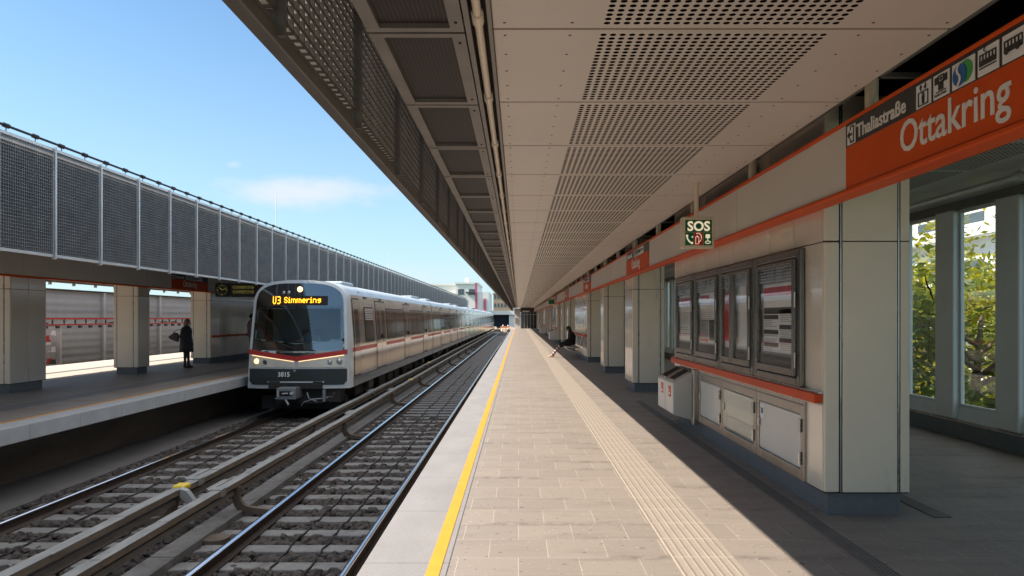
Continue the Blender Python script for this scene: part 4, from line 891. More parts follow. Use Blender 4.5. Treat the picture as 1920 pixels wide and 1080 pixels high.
# ------------------------------------------------------------------ the train
TX, TY = -5.70, 18.5
ZL = [-.26, -.05, .2, .45, .7, .95, 1.2, 1.45, 1.7, 1.95, 2.08, 2.18, 2.28, 2.36, 2.43, 2.49, 2.53, 2.547]
def hwf(z): return 1.32-(z+.26)*.05 if z <= 1.95 else 1.2095*max(0, 1-((z-1.95)/.597)**2)**.27
def hwb(z): return 1.335 if z <= 1.0 else 1.335-.085*(z-1.0)/1.1 if z <= 2.1 else 1.25*max(0, 1-((z-2.1)/.447)**2)**.36
def yf(x, z): return TY+.17*(x/1.3)**2+(0 if z < .7 else (z-.7)*.13)
train = thing('subway_train', (TX, TY, -.95), 'silver six-car subway train with red stripe and orange U3 Simmering display', 'train')
def ring(hw, y_of, n=2):
    L = [(-hw(z), z) for z in ZL[:-1]]; R = [(hw(z), z) for z in reversed(ZL[:-1])]; pts = L+[(-.35, 2.547), (.35, 2.547)]+R
    return [(TX+x, y_of(x, z), z) for x, z in pts]
def loft(mb, A, B, m, smooth=True, close=True):
    n = len(A); mb.add(A+B, [(i, i+1, i+1+n, i+n) for i in range(n-1)], m, smooth)
    mb.add([A[0], A[-1], B[-1], B[0]], [(0, 1, 2, 3)], m)
def car(y0, y1, front):
    b = MB(); ya = y0+.55 if front else y0
    A = ring(hwb, lambda x, z: ya); B = ring(hwb, lambda x, z: y1)
    n = len(A); nz = len(ZL)-1
    fs = {0: [], 1: []}
    for i in range(n-1): fs[1 if ZL.index(2.18) <= min(i, n-2-i) or nz-2 <= i <= nz+2 else 0].append((i, i+1, i+1+n, i+n))
    b.add(A+B, fs[0], 0, True); b.add(A+B, fs[1], 1, True); b.add([A[0], A[-1], B[-1], B[0]], [(0, 1, 2, 3)], 2)
    b.add(B, [tuple(range(n))], 2)
    if not front: b.add(A, [tuple(range(n))], 2)
    return b
def side(mb, y0, y1, z0, z1, off, m=0, sg=1, nz=8):
    mb.grid(lambda u, v: (TX+sg*(hwb(z0+(z1-z0)*v)+off), y0+(y1-y0)*u, z0+(z1-z0)*v), 1, nz, m, True)
def fit_car(root_part, y0, L, cab):
    D = [(3.75, 5.3), (9.2, 10.75), (14.65, 16.2)]; W = [(5.5, 9.0), (10.95, 14.45), (16.4, 17.75)]
    if cab: W = [(2.1, 3.3)]+W; D = [(.7, 1.45)]+D
    else: W = [(.35, 3.55)]+W
    for a, c in D:
        d = MB(); single = c-a < 1
        side(d, y0+a-.04, y0+c+.04, .0, 2.09, .004, 2); 
        leaves = [(a, c)] if single else [(a, (a+c)/2-.012), ((a+c)/2+.012, c)]
        for l0, l1 in leaves:
            side(d, y0+l0, y0+l1, .03, 2.06, .010, 0); g0 = (l1-l0)*.2
            side(d, y0+l0+g0, y0+l1-g0, .78, 1.80, .014, 1)
            side(d, y0+l0+.02, y0+l1-.02, .66, .775, .014, 3) if single else None
        if not single: d.box(TX+hwb(.95)+.01, TX+hwb(.95)+.04, y0+(a+c)/2-.07, y0+(a+c)/2-.04, .92, 1.04, 2); d.box(TX+hwb(.95)+.01, TX+hwb(.95)+.04, y0+(a+c)/2+.04, y0+(a+c)/2+.07, .92, 1.04, 2)
        d.build('door', ['train_door', 'window_dark', 'dark', 'train_red'], root_part)
    for a, c in W:
        d = MB(); side(d, y0+a-.03, y0+c+.03, .86, 1.88, .004, 1); side(d, y0+a, y0+c, .89, 1.85, .009, 0)
        if c-a > 3: side(d, y0+(a+c)/2-.03, y0+(a+c)/2+.03, .89, 1.85, .012, 1)
        if cab and a < 3:
            for i in range(7): side(d, y0+a+.02, y0+c-.02, 1.5+i*.05, 1.53+i*.05, .02, 2, nz=1)
        d.build('window', ['window_dark', 'print_dark', 'alu'], root_part)
    st = MB(); cuts = sorted(D); s_ = -.0 if not cab else .50
    for a, c in cuts+[(L, L)]:
        if a-.05 > s_: side(st, y0+s_, y0+a-.05, .665, .775, .006, 0, nz=2)
        s_ = c+.05
    st.build('red_stripe', 'train_red', root_part)
    sk = MB(); side(sk, y0+.55 if cab else y0, y0+L, -.04, -.02, .012, 0, nz=1)
    for yy in [3.4, 6.0, 10.8, 15.0]: side(sk, y0+yy, y0+yy+.015, -.26, 2.1, .003, 0)
    for yy in (2.2, 4.5, 9.9, 15.4): sk.box(TX+hwb(2.14)-.02, TX+hwb(2.14)+.02, y0+yy, y0+yy+.28, 2.11, 2.16, 0)
    sk.build('seam', 'print_dark', root_part)
    for yc in (3.0, 14.8):
        bo = MB(); bo.box(TX-1.05, TX+1.12, y0+yc-1.3, y0+yc+1.3, -.62, -.38)
        for dy in (-.95, .95):
            for xx in (-.75, .75): bo.tube([(TX+xx-.06, y0+yc+dy, -.56), (TX+xx+.06, y0+yc+dy, -.56)], .38, 20)
        bo.box(TX-1.3, TX+1.3, y0+yc-.3, y0+yc+.3, -.5, -.27)
        bo.build('bogie', 'train_under', root_part)
    ub = MB(); rr = random.Random(int(y0))
    for yc in (5.2, 6.8, 8.4, 10.1, 11.6, 12.6): ub.box(TX-1.1, TX+1.15-rr.uniform(0, .15), y0+yc, y0+yc+rr.uniform(.7, 1.3), -.75+rr.uniform(0, .2), -.265)
    ub.build('underframe_box', 'train_under', root_part)
    MB().box(TX-.5, TX+.8, y0+1.6, y0+2.9, 2.40, 2.585).build('roof_unit', 'train_roof', root_part, bevel=.05); ac = MB(); ac.box(TX-.75, TX+.75, y0+L-3.2, y0+L-.8, 2.42, 2.60); ac.build('roof_unit', 'train_roof', root_part, bevel=.05)
CL = 18.2
cb = car(TY, TY+CL, True).build('car_body', ['train_steel', 'train_roof', 'train_under'], train); fit_car(cb, TY, CL, True)
c2 = car(TY+18.4, TY+18.4+CL, False).build('car_body', ['train_steel', 'train_roof', 'train_under'], train); fit_car(c2, TY+18.4, CL, False)
for i in range(1, 5): dup(c2, train, (0, 18.4*i, 0))
for i in range(5): MB().box(TX-1.05, TX+1.05, TY+CL+18.4*i+.005, TY+18.4*(i+1)-.005, -.2, 2.3).build('gangway', 'train_under', train)
# nose shell between the face and the body
ns = MB(); FR = ring(hwf, lambda x, z: yf(x, z)); FR2 = ring(lambda z: hwf(z)*.985+hwb(z)*.015+.012, lambda x, z: yf(x, z)+.05); BR = ring(hwb, lambda x, z: TY+.551)
loft(ns, FR, FR2, 0); loft(ns, FR2, BR, 0); ns.build('nose_shell', 'train_grey', train)
# front face grid
def face(mb, x0, x1, zl, zu, off, m, nu=24, nv=14, mar=0.0, fill=True):
    def fn(u, v):
        x = x0+(x1-x0)*u; z = zl(x)+(zu(x)-zl(x))*v; lim = hwf(min(z, 2.545))-mar; xx = max(-lim, min(lim, x)); return (TX+xx, yf(xx, z)-off, z)
    mb.grid(fn, nu, nv, m, True)
def zarc(x, top=2.547, w_=1.2095, p=.27):
    t = min(1, abs(x)/w_); return 1.95+(top-1.95)*max(0, 1-t**(1/p))**.5
zred = lambda x: .565+.17*abs(x)/1.2      # top edge of the red V
fb = MB()
def fullface(u, v):
    z = -.26+(2.545+.26)*v; h = hwf(z); x = (2*u-1)*h; return (TX+x, yf(x, z), z)
fb.grid(fullface, 48, 60, 0, True)
def punch(mb, test):
    keep = [i for i, f in enumerate(mb.f) if not test([mb.v[k] for k in f])]
    mb.f = [mb.f[i] for i in keep]; mb.m = [mb.m[i] for i in keep]; mb.sm = [mb.sm[i] for i in keep]
def in_pane(vs): return all(abs(v[0]-TX) < min(1.15, hwf(v[2])-.12)-.004 and .86+.10*abs(v[0]-TX)+.01 < v[2] < 1.825 for v in vs)
punch(fb, in_pane); 
fm = fb.build('front_frame', 'train_grey', train)
# recess under the apron: dark pocket
MB().box(TX-.72, TX+.66, TY-.012, TY+.10, -.262, -.075).build('coupler_pocket', 'train_under', train)
g = MB(); face(g, -1.245, 1.245, lambda x: zred(x), lambda x: min(zarc(x/1.0, 2.46, 1.16), 2.46), .012, 0, nu=60, nv=60, mar=.075); punch(g, in_pane); ws = g.build('windscreen', 'glass_dark', train)
g = MB(); face(g, -1.15, 1.15, lambda x: .86+.10*abs(x), lambda x: 1.86, .016, 0, mar=.10); g.build('windscreen_pane', 'cab_glass', train)
g = MB(); face(g, -1.30, 1.32, lambda x: zred(x)-.115, lambda x: zred(x), .022, 0, nv=2, mar=-.004); g.build('front_stripe', 'train_red', train)
for sgn_, nm in ((-1, 0), (1, 1)):
    g = MB(); x0, x1 = (-1.22, -.03) if sgn_ < 0 else (.03, 1.22)
    face(g, x0, x1, lambda x: .285, lambda x: zred(x)-.125, .012, 0, nu=10, nv=6); hp = g.build('headlight_panel', 'lamp_panel', train)
    g = MB(); face(g, x0+.03, x1-.03, lambda x: zred(x)-.143, lambda x: zred(x)-.127, .03, 0, nu=10, nv=1); g.build('lamp_strip', 'lamp_glow', hp)
    for k, (dx, z, rd) in enumerate(((1.06, .44, .082), (.83, .415, .062))):
        x = sgn_*dx; y = yf(x, z)-.014
        lampm = 'head_on' if (sgn_ < 0 and k == 0) else 'print_dark' if sgn_ < 0 else 'head_off'
        t = MB(); t.ball((TX+x, y, z), rd*.85, 0, 14, 8, (1, .35, 1)); hl = t.build('headlight', lampm, train)
        t = MB(); t.tube([(TX+x+rd*math.cos(i*.2618), y-.002, z+rd*math.sin(i*.2618)) for i in range(25)], .008, 6); t.build('headlight_ring', 'steel', hl)
for x, z, rd, lm in ((.03, 2.30, .075, 'head_on'), (-.39, 2.215, .04, 'head_off'), (-.255, 2.22, .04, 'head_off')):
    t = MB(); t.ball((TX+x, yf(x, z)-.014, z), rd, 0, 14, 8, (1, .35, 1)); t.build('top_lamp', lm, train)
g = MB(); face(g, -1.262, 1.262, lambda x: -.165+.10*max(0, (abs(x)-1.16)/.102)**2, lambda x: .248, .016, 0, nu=30, nv=5); ap = g.build('front_apron', 'train_apron', train)
text('3815', .165, (TX-.325, yf(-.3, .1)-.022, .052), (1, 0, 0), (0, 0, 1), 'white', train, bold=.0035, align='CENTER', name='car_number', sx=.95)
t = MB(); t.tube([(TX-.045, TY-.03, .205), (TX-.045, TY-.005, .205)], .035, 12); t.build('apron_button', 'coupler', train)
lip = MB(); face(lip, -.76, .70, lambda x: -.105, lambda x: -.072, .03, 0, nv=1); lip.build('apron_lip', 'train_grey', train)
g = MB(); face(g, -.70, .75, lambda x: 1.885, lambda x: 2.13, .017, 0, nv=3); dd = g.build('destination_display', 'dark', train)
b = MB()
led(b, 'U3', lambda x, z: (TX-.66+x, yf(-.66+x, 2.105+z)-.03, 2.105+z), .0172, .0285, 2, .96)
led(b, 'Simmering', lambda x, z: (TX-.36+x, yf(-.36+x, 2.088+z)-.03, 2.088+z), .0182, .0215, 1, .96); b.build('display_text', 'led', dd)
wp = MB(); wp.tube([(TX-.70, yf(-.7, 1.1)-.04, 1.08), (TX-.42, yf(-.4, .9)-.05, .90), (TX-.03, yf(0, .74)-.05, .745)], .012, 6); wp.tube([(TX-.42, yf(-.4, .9)-.04, .90), (TX-.12, yf(0, .8)-.03, .80)], .008, 6); wp.build('wiper', 'dark', train)
wp = MB(); wp.tube([(TX+1.14, yf(1.15, .98)-.03, .97), (TX+1.17, yf(1.15, 1.1)-.03, 1.02)], .03, 6); wp.build('mirror_foot', 'dark', train)
cpn = MB(); cpn.box(TX-.38, TX+.10, TY-.42, TY+.2, -.49, -.205, 0); cpn.box(TX-.42, TX-.28, TY-.45, TY-.38, -.47, -.45, 0); cpn.build('coupler', 'coupler', train, bevel=.02)
b = MB(); b.box(TX-.30, TX+.02, TY-.44, TY-.419, -.40, -.28, 0); b.tube([(TX+.01, TY-.47, -.335), (TX+.01, TY-.42, -.335)], .045, 10, 1); b.tube([(TX-.22, TY-.46, -.345), (TX-.08, TY-.46, -.335)], .018, 8, 1); b.box(TX-.35, TX-.31, TY-.45, TY-.42, -.42, -.27, 1); b.build('coupler_face', ['dark', 'alu'], train)
b = MB(); b.tube([(TX-.15, TY-.42, -.50), (TX-.05, TY-.5, -.62)], .03, 8); b.tube([(TX+.15, TY-.1, -.68), (TX+.25, TY-.15, -.58), (TX+.45, TY-.12, -.52), (TX+.8, TY, -.50)], .018, 6); b.tube([(TX+.30, TY-.1, -.35), (TX+.36, TY-.15, -.50), (TX+.55, TY-.1, -.58)], .016, 6)
b.box(TX+.70, TX+.76, TY-.12, TY-.02, -.58, -.28); b.tube([(TX+.78, TY-.06, -.47), (TX+.95, TY-.06, -.47), (TX+.98, TY-.06, -.36)], .014, 6); b.build('coupler_hose', 'coupler', train)
b = MB(); b.box(TX+.72, TX+1.08, TY+.15, TY+.7, -.62, -.27); b.box(TX-.6, TX+.6, TY+.2, TY+.6, -.66, -.27); b.box(TX-1.1, TX+1.1, TY+.6, TY+.9, -.85, -.5); b.build('front_equipment', 'train_under', train)
b = MB(); b.box(TX-1.2, TX+1.2, TY+1.75, TY+1.8, -.2, 2.3, 0); b.box(TX-1.15, TX+1.15, TY+.55, TY+1.7, -.2, .02, 0); b.box(TX-1.05, TX+1.05, TY+.35, TY+.75, .05, .93, 1); b.box(TX-1.15, TX+1.15, TY+.3, TY+1.7, 1.95, 2.0, 0)
b.build('cab_interior', ['cab_grey', 'print_dark'], train)
b = MB(); b.box(TX-.28, TX+.28, TY+1.35, TY+1.47, .5, 1.25); b.build('driver_seat', 'train_under', train, bevel=.04)
# ------------------------------------------------------------------ people
def skin_body(name, pts, edges, m, parent, sub=1, root=0):
    off = Vector(parent.location) if parent else Vector((0, 0, 0))
    me = bpy.data.meshes.new(name); me.from_pydata([Vector(p[:3])-off for p in pts], edges, []); me.materials.append(M[m])
    o = bpy.data.objects.new(name, me); COL.objects.link(o); o.parent = parent
    o.modifiers.new('skin', 'SKIN'); sv = o.data.skin_vertices[0].data
    for i, p in enumerate(pts): rr = p[3]; sv[i].radius = (rr, rr) if not isinstance(rr, tuple) else rr
    sv[root].use_root = True
    s = o.modifiers.new('sub', 'SUBSURF'); s.levels = sub; s.render_levels = sub
    for pl_ in me.polygons: pl_.use_smooth = True
    o.modifiers['skin'].use_smooth_shade = True
    return o
def hand(pts, edges, wrist, direc, palmn, s=1.0):
    d = Vector(direc).normalized(); n = Vector(palmn).normalized(); a = d.cross(n).normalized(); W = Vector(pts[wrist][:3])
    pts.append((*(W+d*.05*s), .026*s)); pi = len(pts)-1; edges.append((wrist, pi))
    for k, L in ((-1.5, .06), (-.5, .075), (.5, .07), (1.5, .055)):
        b0 = W+d*.085*s+a*k*.019*s; pts.append((*b0, .0095*s)); i = len(pts)-1; edges.append((pi, i))
        pts.append((*(b0+(d*.8+n*.4)*L*.55*s), .0085*s)); pts.append((*(b0+(d*1.1+n*.95)*L*s*.8), .007*s)); edges += [(i, i+1), (i+1, i+2)]
    t0 = W+d*.04*s-a*.035*s; pts.append((*t0, .011*s)); i = len(pts)-1; edges.append((pi, i)); pts.append((*(t0+(d*.7-a*.5+n*.3)*.045*s), .009*s)); edges.append((i, i+1))
def head(parent, c, fwd, hairm, hair='bob', s=1.0):
    f = Vector(fwd).normalized(); up = Vector((0, 0, 1)); a = f.cross(up).normalized(); up = a.cross(f); C = Vector(c)
    b = MB(); vs = []
    n, k = 14, 12
    for i in range(k+1):
        t = math.pi*i/k
        for j in range(n):
            an = 2*math.pi*j/n; lf = math.cos(an)*math.sin(t); sd_ = math.sin(an)*math.sin(t); uz = math.cos(t)
            jaw = 1-.28*max(0, -uz); fr = .098 if lf > 0 else .105
            p = C+(f*lf*fr*jaw+f*(.012*max(0, -uz))+a*sd_*.075*jaw+up*uz*.122)*s; vs.append(p)
    fs = [(i*n+j, (i+1)*n+j, (i+1)*n+(j+1) % n, i*n+(j+1) % n) for i in range(k) for j in range(n)]
    b.add(vs, fs, 0, True)
    b.add([C+(f*.092+up*.02)*s, C+(f*.125-up*.025)*s, C+(f*.09-up*.03+a*.018)*s, C+(f*.09-up*.03-a*.018)*s], [(0, 2, 1), (0, 1, 3), (1, 2, 3)], 0)
    for q in (-1, 1):
        b.ball(C+(f*.083+a*q*.032+up*.01)*s, .012*s, 1, 8, 6); b.ball(C+(a*q*.077-f*.008)*s, .026*s, 0, 8, 6, (.5, .7, 1.1))
    b.ball(C+(f*.088-up*.058)*s, .02*s, 2, 8, 6, (.6, 1, .35))
    b.build('head', ['skin', 'hair_black', 'pink'], parent)
    h = MB(); vs = []
    for i in range(k+1):
        t = math.pi*(.0 + (.66 if hair == 'bob' else .55)*i/k)
        for j in range(n):
            an = 2*math.pi*j/n; lf = math.cos(an); e = t if lf < .35 else t*(.62 if hair == 'bob' else .6)
            wob = 1+.05*math.sin(5*an+3*i)
            p = C+(f*math.cos(an)*math.sin(e)*.115+a*math.sin(an)*math.sin(e)*.095*wob+up*(math.cos(e)*.142-(.06*(i/k)**2 if lf < .35 and hair == 'bob' else 0)))*s-f*.008*s; vs.append(p)
    h.add(vs, [(i*n+j, (i+1)*n+j, (i+1)*n+(j+1) % n, i*n+(j+1) % n) for i in range(k) for j in range(n)], 0, True)
    h.build('hair', hairm, parent, solid=.01)
def garment(parent, name, levels, m, n=16):
    b = MB(); vs = []
    for cx, cy, cz, rx, ry in levels:
        for j in range(n): a = 2*math.pi*j/n; wv = 1+.03*math.sin(4*a+cz*3); vs.append((cx+rx*math.cos(a)*wv, cy+ry*math.sin(a)*wv, cz))
    b.add(vs, [(i*n+j, i*n+(j+1) % n, (i+1)*n+(j+1) % n, (i+1)*n+j) for i in range(len(levels)-1) for j in range(n)], 0, True)
    return b.build(name, m, parent, solid=.012)
# waiting woman, facing the train (towards +x), 1.52 m
wx, wy = -10.33, 22.4
wom = thing('person', (wx, wy, 0), 'woman in a dark grey coat standing on the opposite platform, facing the train', 'person')
P = [(wx, wy, .80, .12), (wx, wy, 1.0, .115), (wx, wy, 1.2, .13), (wx+.01, wy, 1.27, .055), (wx+.015, wy, 1.36, .05),
     (wx, wy-.085, .74, .085), (wx, wy-.08, .42, .055), (wx-.01, wy-.08, .10, .036), (wx+.03, wy-.08, .045, .036), (wx+.13, wy-.08, .03, .028),
     (wx, wy+.085, .74, .085), (wx+.02, wy+.08, .42, .055), (wx+.03, wy+.08, .10, .036), (wx+.07, wy+.08, .045, .036), (wx+.17, wy+.08, .03, .028)]
E = [(0, 1), (1, 2), (2, 3), (3, 4), (0, 5), (5, 6), (6, 7), (7, 8), (8, 9), (0, 10), (10, 11), (11, 12), (12, 13), (13, 14)]
i0 = len(P); P += [(wx, wy-.17, 1.18, .05), (wx-.04, wy-.20, .98, .042), (wx+.05, wy-.19, .84, .026)]; E += [(2, i0), (i0, i0+1), (i0+1, i0+2)]; hand(P, E, i0+2, (.8, 0, -.5), (0, 1, 0), .9)
i1 = len(P); P += [(wx, wy+.17, 1.18, .05), (wx, wy+.19, .98, .042), (wx+.08, wy+.18, .80, .026)]; E += [(2, i1), (i1, i1+1), (i1+1, i1+2)]; hand(P, E, i1+2, (.4, 0, -.9), (0, -1, 0), .9)
skin_body('body', P, E, 'stocking', wom, 1)
garment(wom, 'coat', [(wx, wy, .50, .19, .235), (wx, wy, .65, .18, .225), (wx-.005, wy, .85, .165, .21), (wx, wy, 1.0, .145, .19), (wx, wy, 1.14, .15, .205), (wx, wy, 1.22, .13, .19), (wx+.005, wy, 1.275, .09, .12), (wx+.01, wy, 1.31, .065, .07)], 'coat')
SL = MB(); SL.tube([(wx, wy-.17, 1.225), (wx, wy-.20, 1.16), (wx-.04, wy-.225, .98), (wx+.04, wy-.21, .85)], [.06, .068, .06, .045], 10); SL.build('coat_sleeve', 'coat', wom); SL = MB(); SL.tube([(wx, wy+.17, 1.225), (wx, wy+.20, 1.16), (wx, wy+.215, .98), (wx+.07, wy+.2, .82)], [.06, .068, .06, .045], 10); SL.build('coat_sleeve', 'coat', wom)
for dx, dy in ((0, -.08), (.04, .08)): S = MB(); S.ball((wx+dx+.05, wy+dy, .035), .05, 0, 10, 6, (2.3, .9, .75)); S.tube([(wx+dx-.01, wy+dy, .02), (wx+dx-.01, wy+dy, .16)], [.045, .046], 10); S.build('boot', 'shoe', wom)
head(wom, (wx+.03, wy, 1.41), (1, -.1, -.05), 'hair_grey', 'bob', .93)
hb = thing('handbag', (wx-.24, wy-.1, .82), 'black handbag under the arm of the woman in the grey coat', 'bag')
b = MB(); b.prism([(wx-.42, .98), (wx-.36, .90), (wx-.12, .82), (wx-.07, 1.0), (wx-.15, 1.10), (wx-.24, 1.11)], 'y', wy-.33, wy-.235); b.build('bag_body', 'bag', hb, bevel=.02)
b = MB(); b.tube([(wx-.36, wy-.28, 1.0), (wx-.2, wy-.28, 1.16), (wx-.04, wy-.27, 1.22), (wx-.06, wy-.28, 1.02)], .01, 6); b.build('strap', 'bag', hb)
dx_, dy_ = TX+.05, TY+1.15
dr = thing('person', (dx_, dy_, .4), 'train driver in a blue shirt sitting behind the windscreen', 'person')
P = [(dx_, dy_, .52, .13), (dx_, dy_, .8, .13), (dx_, dy_, 1.05, .15), (dx_, dy_, 1.15, .055), (dx_, dy_-.01, 1.22, .05), (dx_-.1, dy_-.38, .52, .08), (dx_-.1, dy_-.42, .12, .05), (dx_+.1, dy_-.38, .52, .08), (dx_+.1, dy_-.42, .12, .05)]
E = [(0, 1), (1, 2), (2, 3), (3, 4), (0, 5), (5, 6), (0, 7), (7, 8)]
for sg in (-1, 1):
    i0 = len(P); P += [(dx_+sg*.2, dy_, 1.05, .055), (dx_+sg*.26, dy_-.08, .84, .045), (dx_+sg*.2, dy_-.33, .96, .03)]; E += [(2, i0), (i0, i0+1), (i0+1, i0+2)]; hand(P, E, i0+2, (0, -1, .1), (0, 0, -1))
skin_body('body', P, E, 'skin', dr, 1)
garment(dr, 'shirt', [(dx_, dy_, .48, .2, .16), (dx_, dy_, .8, .19, .15), (dx_, dy_, 1.0, .21, .15), (dx_, dy_, 1.1, .15, .11), (dx_, dy_, 1.16, .08, .075)], 'denim')
head(dr, (dx_, dy_-.02, 1.30), (0, -1, -.1), 'hair_black', 'short')
# person half hidden behind the train nose
hx, hy = -9.99, 27.0
per = thing('person', (hx, hy, 0), 'person in pink top and pale jeans half hidden behind the train nose', 'person')
P = [(hx, hy, .92, .13), (hx, hy, 1.15, .13), (hx, hy, 1.36, .14), (hx, hy, 1.45, .055), (hx, hy, 1.54, .05), (hx, hy-.09, .85, .09), (hx, hy-.09, .48, .06), (hx-.01, hy-.09, .1, .04), (hx+.12, hy-.09, .04, .035), (hx, hy+.09, .85, .09), (hx, hy+.09, .48, .06), (hx-.01, hy+.09, .1, .04), (hx+.12, hy+.09, .04, .035)]
E = [(0, 1), (1, 2), (2, 3), (3, 4), (0, 5), (5, 6), (6, 7), (7, 8), (0, 9), (9, 10), (10, 11), (11, 12)]
for sg in (-1, 1):
    i0 = len(P); P += [(hx, hy+sg*.19, 1.36, .055), (hx-.02, hy+sg*.22, 1.1, .045), (hx+.06, hy+sg*.2, .9, .03)]; E += [(2, i0), (i0, i0+1), (i0+1, i0+2)]; hand(P, E, i0+2, (.3, 0, -.9), (0, -sg, 0))
skin_body('body', P, E, 'denim', per, 1)
garment(per, 'top', [(hx, hy, .86, .16, .22), (hx, hy, 1.1, .15, .2), (hx, hy, 1.3, .16, .22), (hx, hy, 1.42, .11, .16), (hx, hy, 1.46, .07, .08)], 'pink')
for sg in (-1, 1): SL = MB(); SL.tube([(hx, hy+sg*.18, 1.39), (hx-.02, hy+sg*.225, 1.1), (hx+.05, hy+sg*.205, .93)], [.07, .062, .05], 10); SL.build('sleeve', 'pink', per)
head(per, (hx+.02, hy, 1.59), (1, 0, 0), 'hair_black', 'short')
# seated person on the bench, facing the tracks (-x)
bx_, by_ = 2.07, 28.5
bn = thing('bench', (2.1, 28.6, 0), 'steel wire bench fixed to the wall block under the seated person', 'bench')
b = MB()
for yy in (27.0, 28.0, 29.0, 30.0): b.tube([(2.39, yy, .88), (2.34, yy, .55), (2.30, yy, .44), (1.86, yy, .455), (1.80, yy, .43), (1.84, yy, .38), (2.0, yy, .33), (2.39, yy, .20)], .02, 8)
b.tube([(1.81, 26.9, .45), (1.81, 30.2, .45)], .022, 8); b.build('frame', 'alu', bn)
b = MB()
for i in range(10): b.box(1.86+i*.045, 1.885+i*.045, 26.9, 30.2, .448, .458)
b.build('seat', 'galv_dark', bn)
b = MB()
for i in range(6): b.box(2.315+i*.01, 2.325+i*.01, 26.9, 30.2, .52+i*.05, .545+i*.05)
b.build('backrest', 'alu', bn)
sp = thing('person', (bx_, by_, .46), 'person in black jacket and striped leggings slumped on the wall bench', 'person')
P = [(bx_, by_, .57, .12), (bx_+.05, by_, .75, .12), (bx_+.03, by_, .93, .13), (bx_-.03, by_, 1.03, .055), (bx_-.06, by_, 1.09, .05),
     (bx_-.12, by_-.10, .56, .085), (bx_-.42, by_-.10, .50, .06), (bx_-.60, by_-.09, .27, .045), (bx_-.74, by_-.08, .09, .035), (bx_-.86, by_-.08, .06, .03),
     (bx_-.12, by_+.10, .56, .085), (bx_-.40, by_+.10, .47, .06), (bx_-.56, by_+.10, .27, .045), (bx_-.68, by_+.10, .09, .035), (bx_-.80, by_+.10, .06, .03)]
E = [(0, 1), (1, 2), (2, 3), (3, 4), (0, 5), (5, 6), (6, 7), (7, 8), (8, 9), (0, 10), (10, 11), (11, 12), (12, 13), (13, 14)]
for sg in (-1, 1):
    i0 = len(P); P += [(bx_+.02, by_+sg*.17, .93, .05), (bx_-.02, by_+sg*.21, .72, .042), (bx_-.24, by_+sg*.11, .66, .028)]; E += [(2, i0), (i0, i0+1), (i0+1, i0+2)]; hand(P, E, i0+2, (-1, -sg*.3, .1), (0, 0, -1), .95)
skin_body('body', P, E, 'striped_sock', sp, 1)
garment(sp, 'jacket', [(bx_, by_, .50, .17, .2), (bx_+.03, by_, .66, .155, .2), (bx_+.045, by_, .82, .15, .205), (bx_+.02, by_, .95, .12, .18), (bx_-.01, by_, 1.0, .08, .1), (bx_-.025, by_, 1.03, .07, .075)], 'black_cloth')
for sg in (-1, 1):
    SL = MB(); SL.tube([(bx_+.03, by_+sg*.15, .965), (bx_+.0, by_+sg*.22, .74), (bx_-.02, by_+sg*.215, .70), (bx_-.22, by_+sg*.12, .665)], [.062, .06, .058, .04], 10); SL.build('sleeve', 'black_cloth', sp); SL = MB(); SL.tube([(bx_+.0, by_+sg*.10, .56), (bx_-.25, by_+sg*.10, .535), (bx_-.46, by_+sg*.10, .47)], [.125, .105, .085], 10); SL.build('trouser_leg', 'black_cloth', sp)
head(sp, (bx_-.085, by_, 1.105), (-1, -.12, -.35), 'hair_black', 'bob', .95)
for dx, dy in ((-.80, -.08), (-.74, .10)): S = MB(); S.ball((bx_+dx, by_+dy, .045), .05, 0, 10, 6, (2.3, .9, .85)); S.build('shoe', 'shoe_pale', sp)
ph = thing('phone', (bx_-.36, by_, .68), 'dark phone held in the lap of the seated person', 'phone'); MB().box(bx_-.40, bx_-.34, by_-.05, by_+.06, .69, .70).build('phone_slab', 'dark', ph)

# ------------------------------------------------------------------ end of the line: far things
ew = thing('end_wall', (2.4, 106, 0), 'dark glass end wall with doors closing the far end of the platform', 'wall')
MB().box(.35, 2.7, 105.6, 105.8, 0, 2.4).build('glass_doors', 'window_dark', ew)
b = MB()
for i in range(6): b.box(.35+i*.46, .43+i*.46, 105.5, 105.62, 0, 2.4)
b.box(.3, 2.75, 105.48, 105.62, 2.0, 2.1); b.build('door_frame', 'galv', ew); MB().box(.3, 2.75, 105.5, 105.9, 2.4, 3.05).build('lintel', 'void', ew)
MB().box(.6, 1.6, 105.3, 105.45, 2.42, 2.62).build('overhead_sign', 'paper', ew)
MB().box(-.6, .3, 105.5, 106.0, 0, 2.95).build('end_pier', 'white_wall', label='bright white pier with dark notice at the end of the sunlit platform', cat='pier')
MB().box(-.48, -.02, 105.44, 105.49, .75, 1.55).build('notice_board', 'brownish', label='dark notice board on the white end pier', cat='notice')
building(-26, -14.6, 170, 190, -3.5, 9.6, 'low white building with flat roof beyond the train', rows=1, cols=3, face='-y')
b2 = building(-14.4, -9.4, 165, 185, -3.5, 9.7, 'tall white building with pink stripes above the train tail', rows=3, cols=2, face='-y')
MB().box(-9.9, -9.4, 164.8, 164.95, -3.0, 9.5).build('pink_stripe', 'pinkish', b2); MB().box(-8.0, -7.4, 164.8, 165.2, -3, 6).build('pink_stripe', 'pinkish', b2); MB().box(-9.4, -6.8, 165, 184, -3.5, 7.5).build('wing', 'white_wall', b2); MB().box(-12.5, -11.6, 168, 172, 9.7, 10.9).build('chimney', 'white_wall', b2)
MB().box(-12, -9.9, 164.2, 164.95, 7.2, 7.5).build('canopy_slab', 'print_dark', b2)
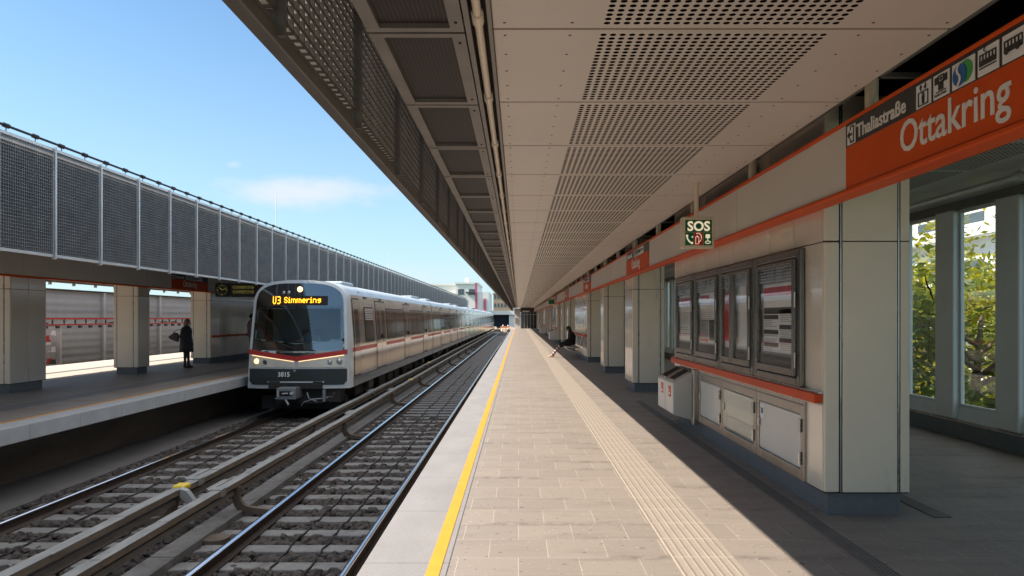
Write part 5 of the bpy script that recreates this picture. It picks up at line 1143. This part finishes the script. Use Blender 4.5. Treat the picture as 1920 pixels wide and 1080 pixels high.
building(-8, -1.5, 230, 250, -3.5, 9.5, 'brown and white building far behind the tunnel mouth', mw='brownish', rows=5, cols=6, face='-y', wh=1.2)
tp = thing('tunnel_portal', (-3.5, 170, -1), 'dark tunnel mouth under a pale lintel at the end of the tracks', 'tunnel')
MB().box(-6.2, -2.2, 170, 171, -3, 2.3).build('opening', 'tunnel', tp); MB().box(-7.5, 0.5, 168.5, 171.5, 2.31, 3.2).build('lintel', 'white_wall', tp); MB().box(-2.19, 3, 169, 171, -3, 2.3).build('abutment', 'white_wall', tp); MB().box(-12, -6.21, 169, 171, -3, 2.3).build('abutment', 'white_wall', tp)
r = random.Random(11)
for k, (x, y, s) in enumerate(((-4.7, 141, .45), (-3.3, 143, .35), (-1.9, 139, .6), (-1.25, 134, .45))):
    b = stones(70, (x-s, x+s), (y-1, y+1), 30+k, (.05, .10), z0=-1.1, zr=s*1.2); b.build('rubble_pile', 'rubble', label=['pale heap left of the track end', 'small pale heap between the far rails', 'large tan heap right of the track end by the platform', 'tan heap just past the end of the platform edge'][k], cat='rubble', group='heaps at the end of the track')
bs = thing('buffer_stop', (-2.5, 136, -1.1), 'orange and white buffer stop closing the empty track far away', 'buffer stop')
b = MB(); b.tube([(-3.2, 136, -1), (-2.9, 136.6, .2)], .09, 6); b.tube([(-1.7, 136, -1), (-2.0, 136.6, .2)], .09, 6); b.build('strut', 'white', bs); MB().box(-3.4, -1.6, 135.9, 136.1, -.35, .0).build('beam', 'hoarding', bs)
def mast(px, y, top, label):
    x = (px-972)*y/1350; m_ = thing('antenna_mast', (x, y, 4), label, 'mast', 'thin masts behind the louvre screen')
    MB().tube([(x, y, -3), (x, y, top)], [.09, .03], 6).build('pole', 'white', m_)
mast(518, 60, 1.56+(596-365)*60/1350, 'leftmost thin white mast rising behind the louvre screen'); mast(729, 110, 1.56+(596-474)*110/1350, 'middle thin white mast rising behind the louvre screen'); mast(809, 160, 1.56+(596-514)*160/1350, 'rightmost thin white mast near the white buildings')
print('objects', len(bpy.data.objects))
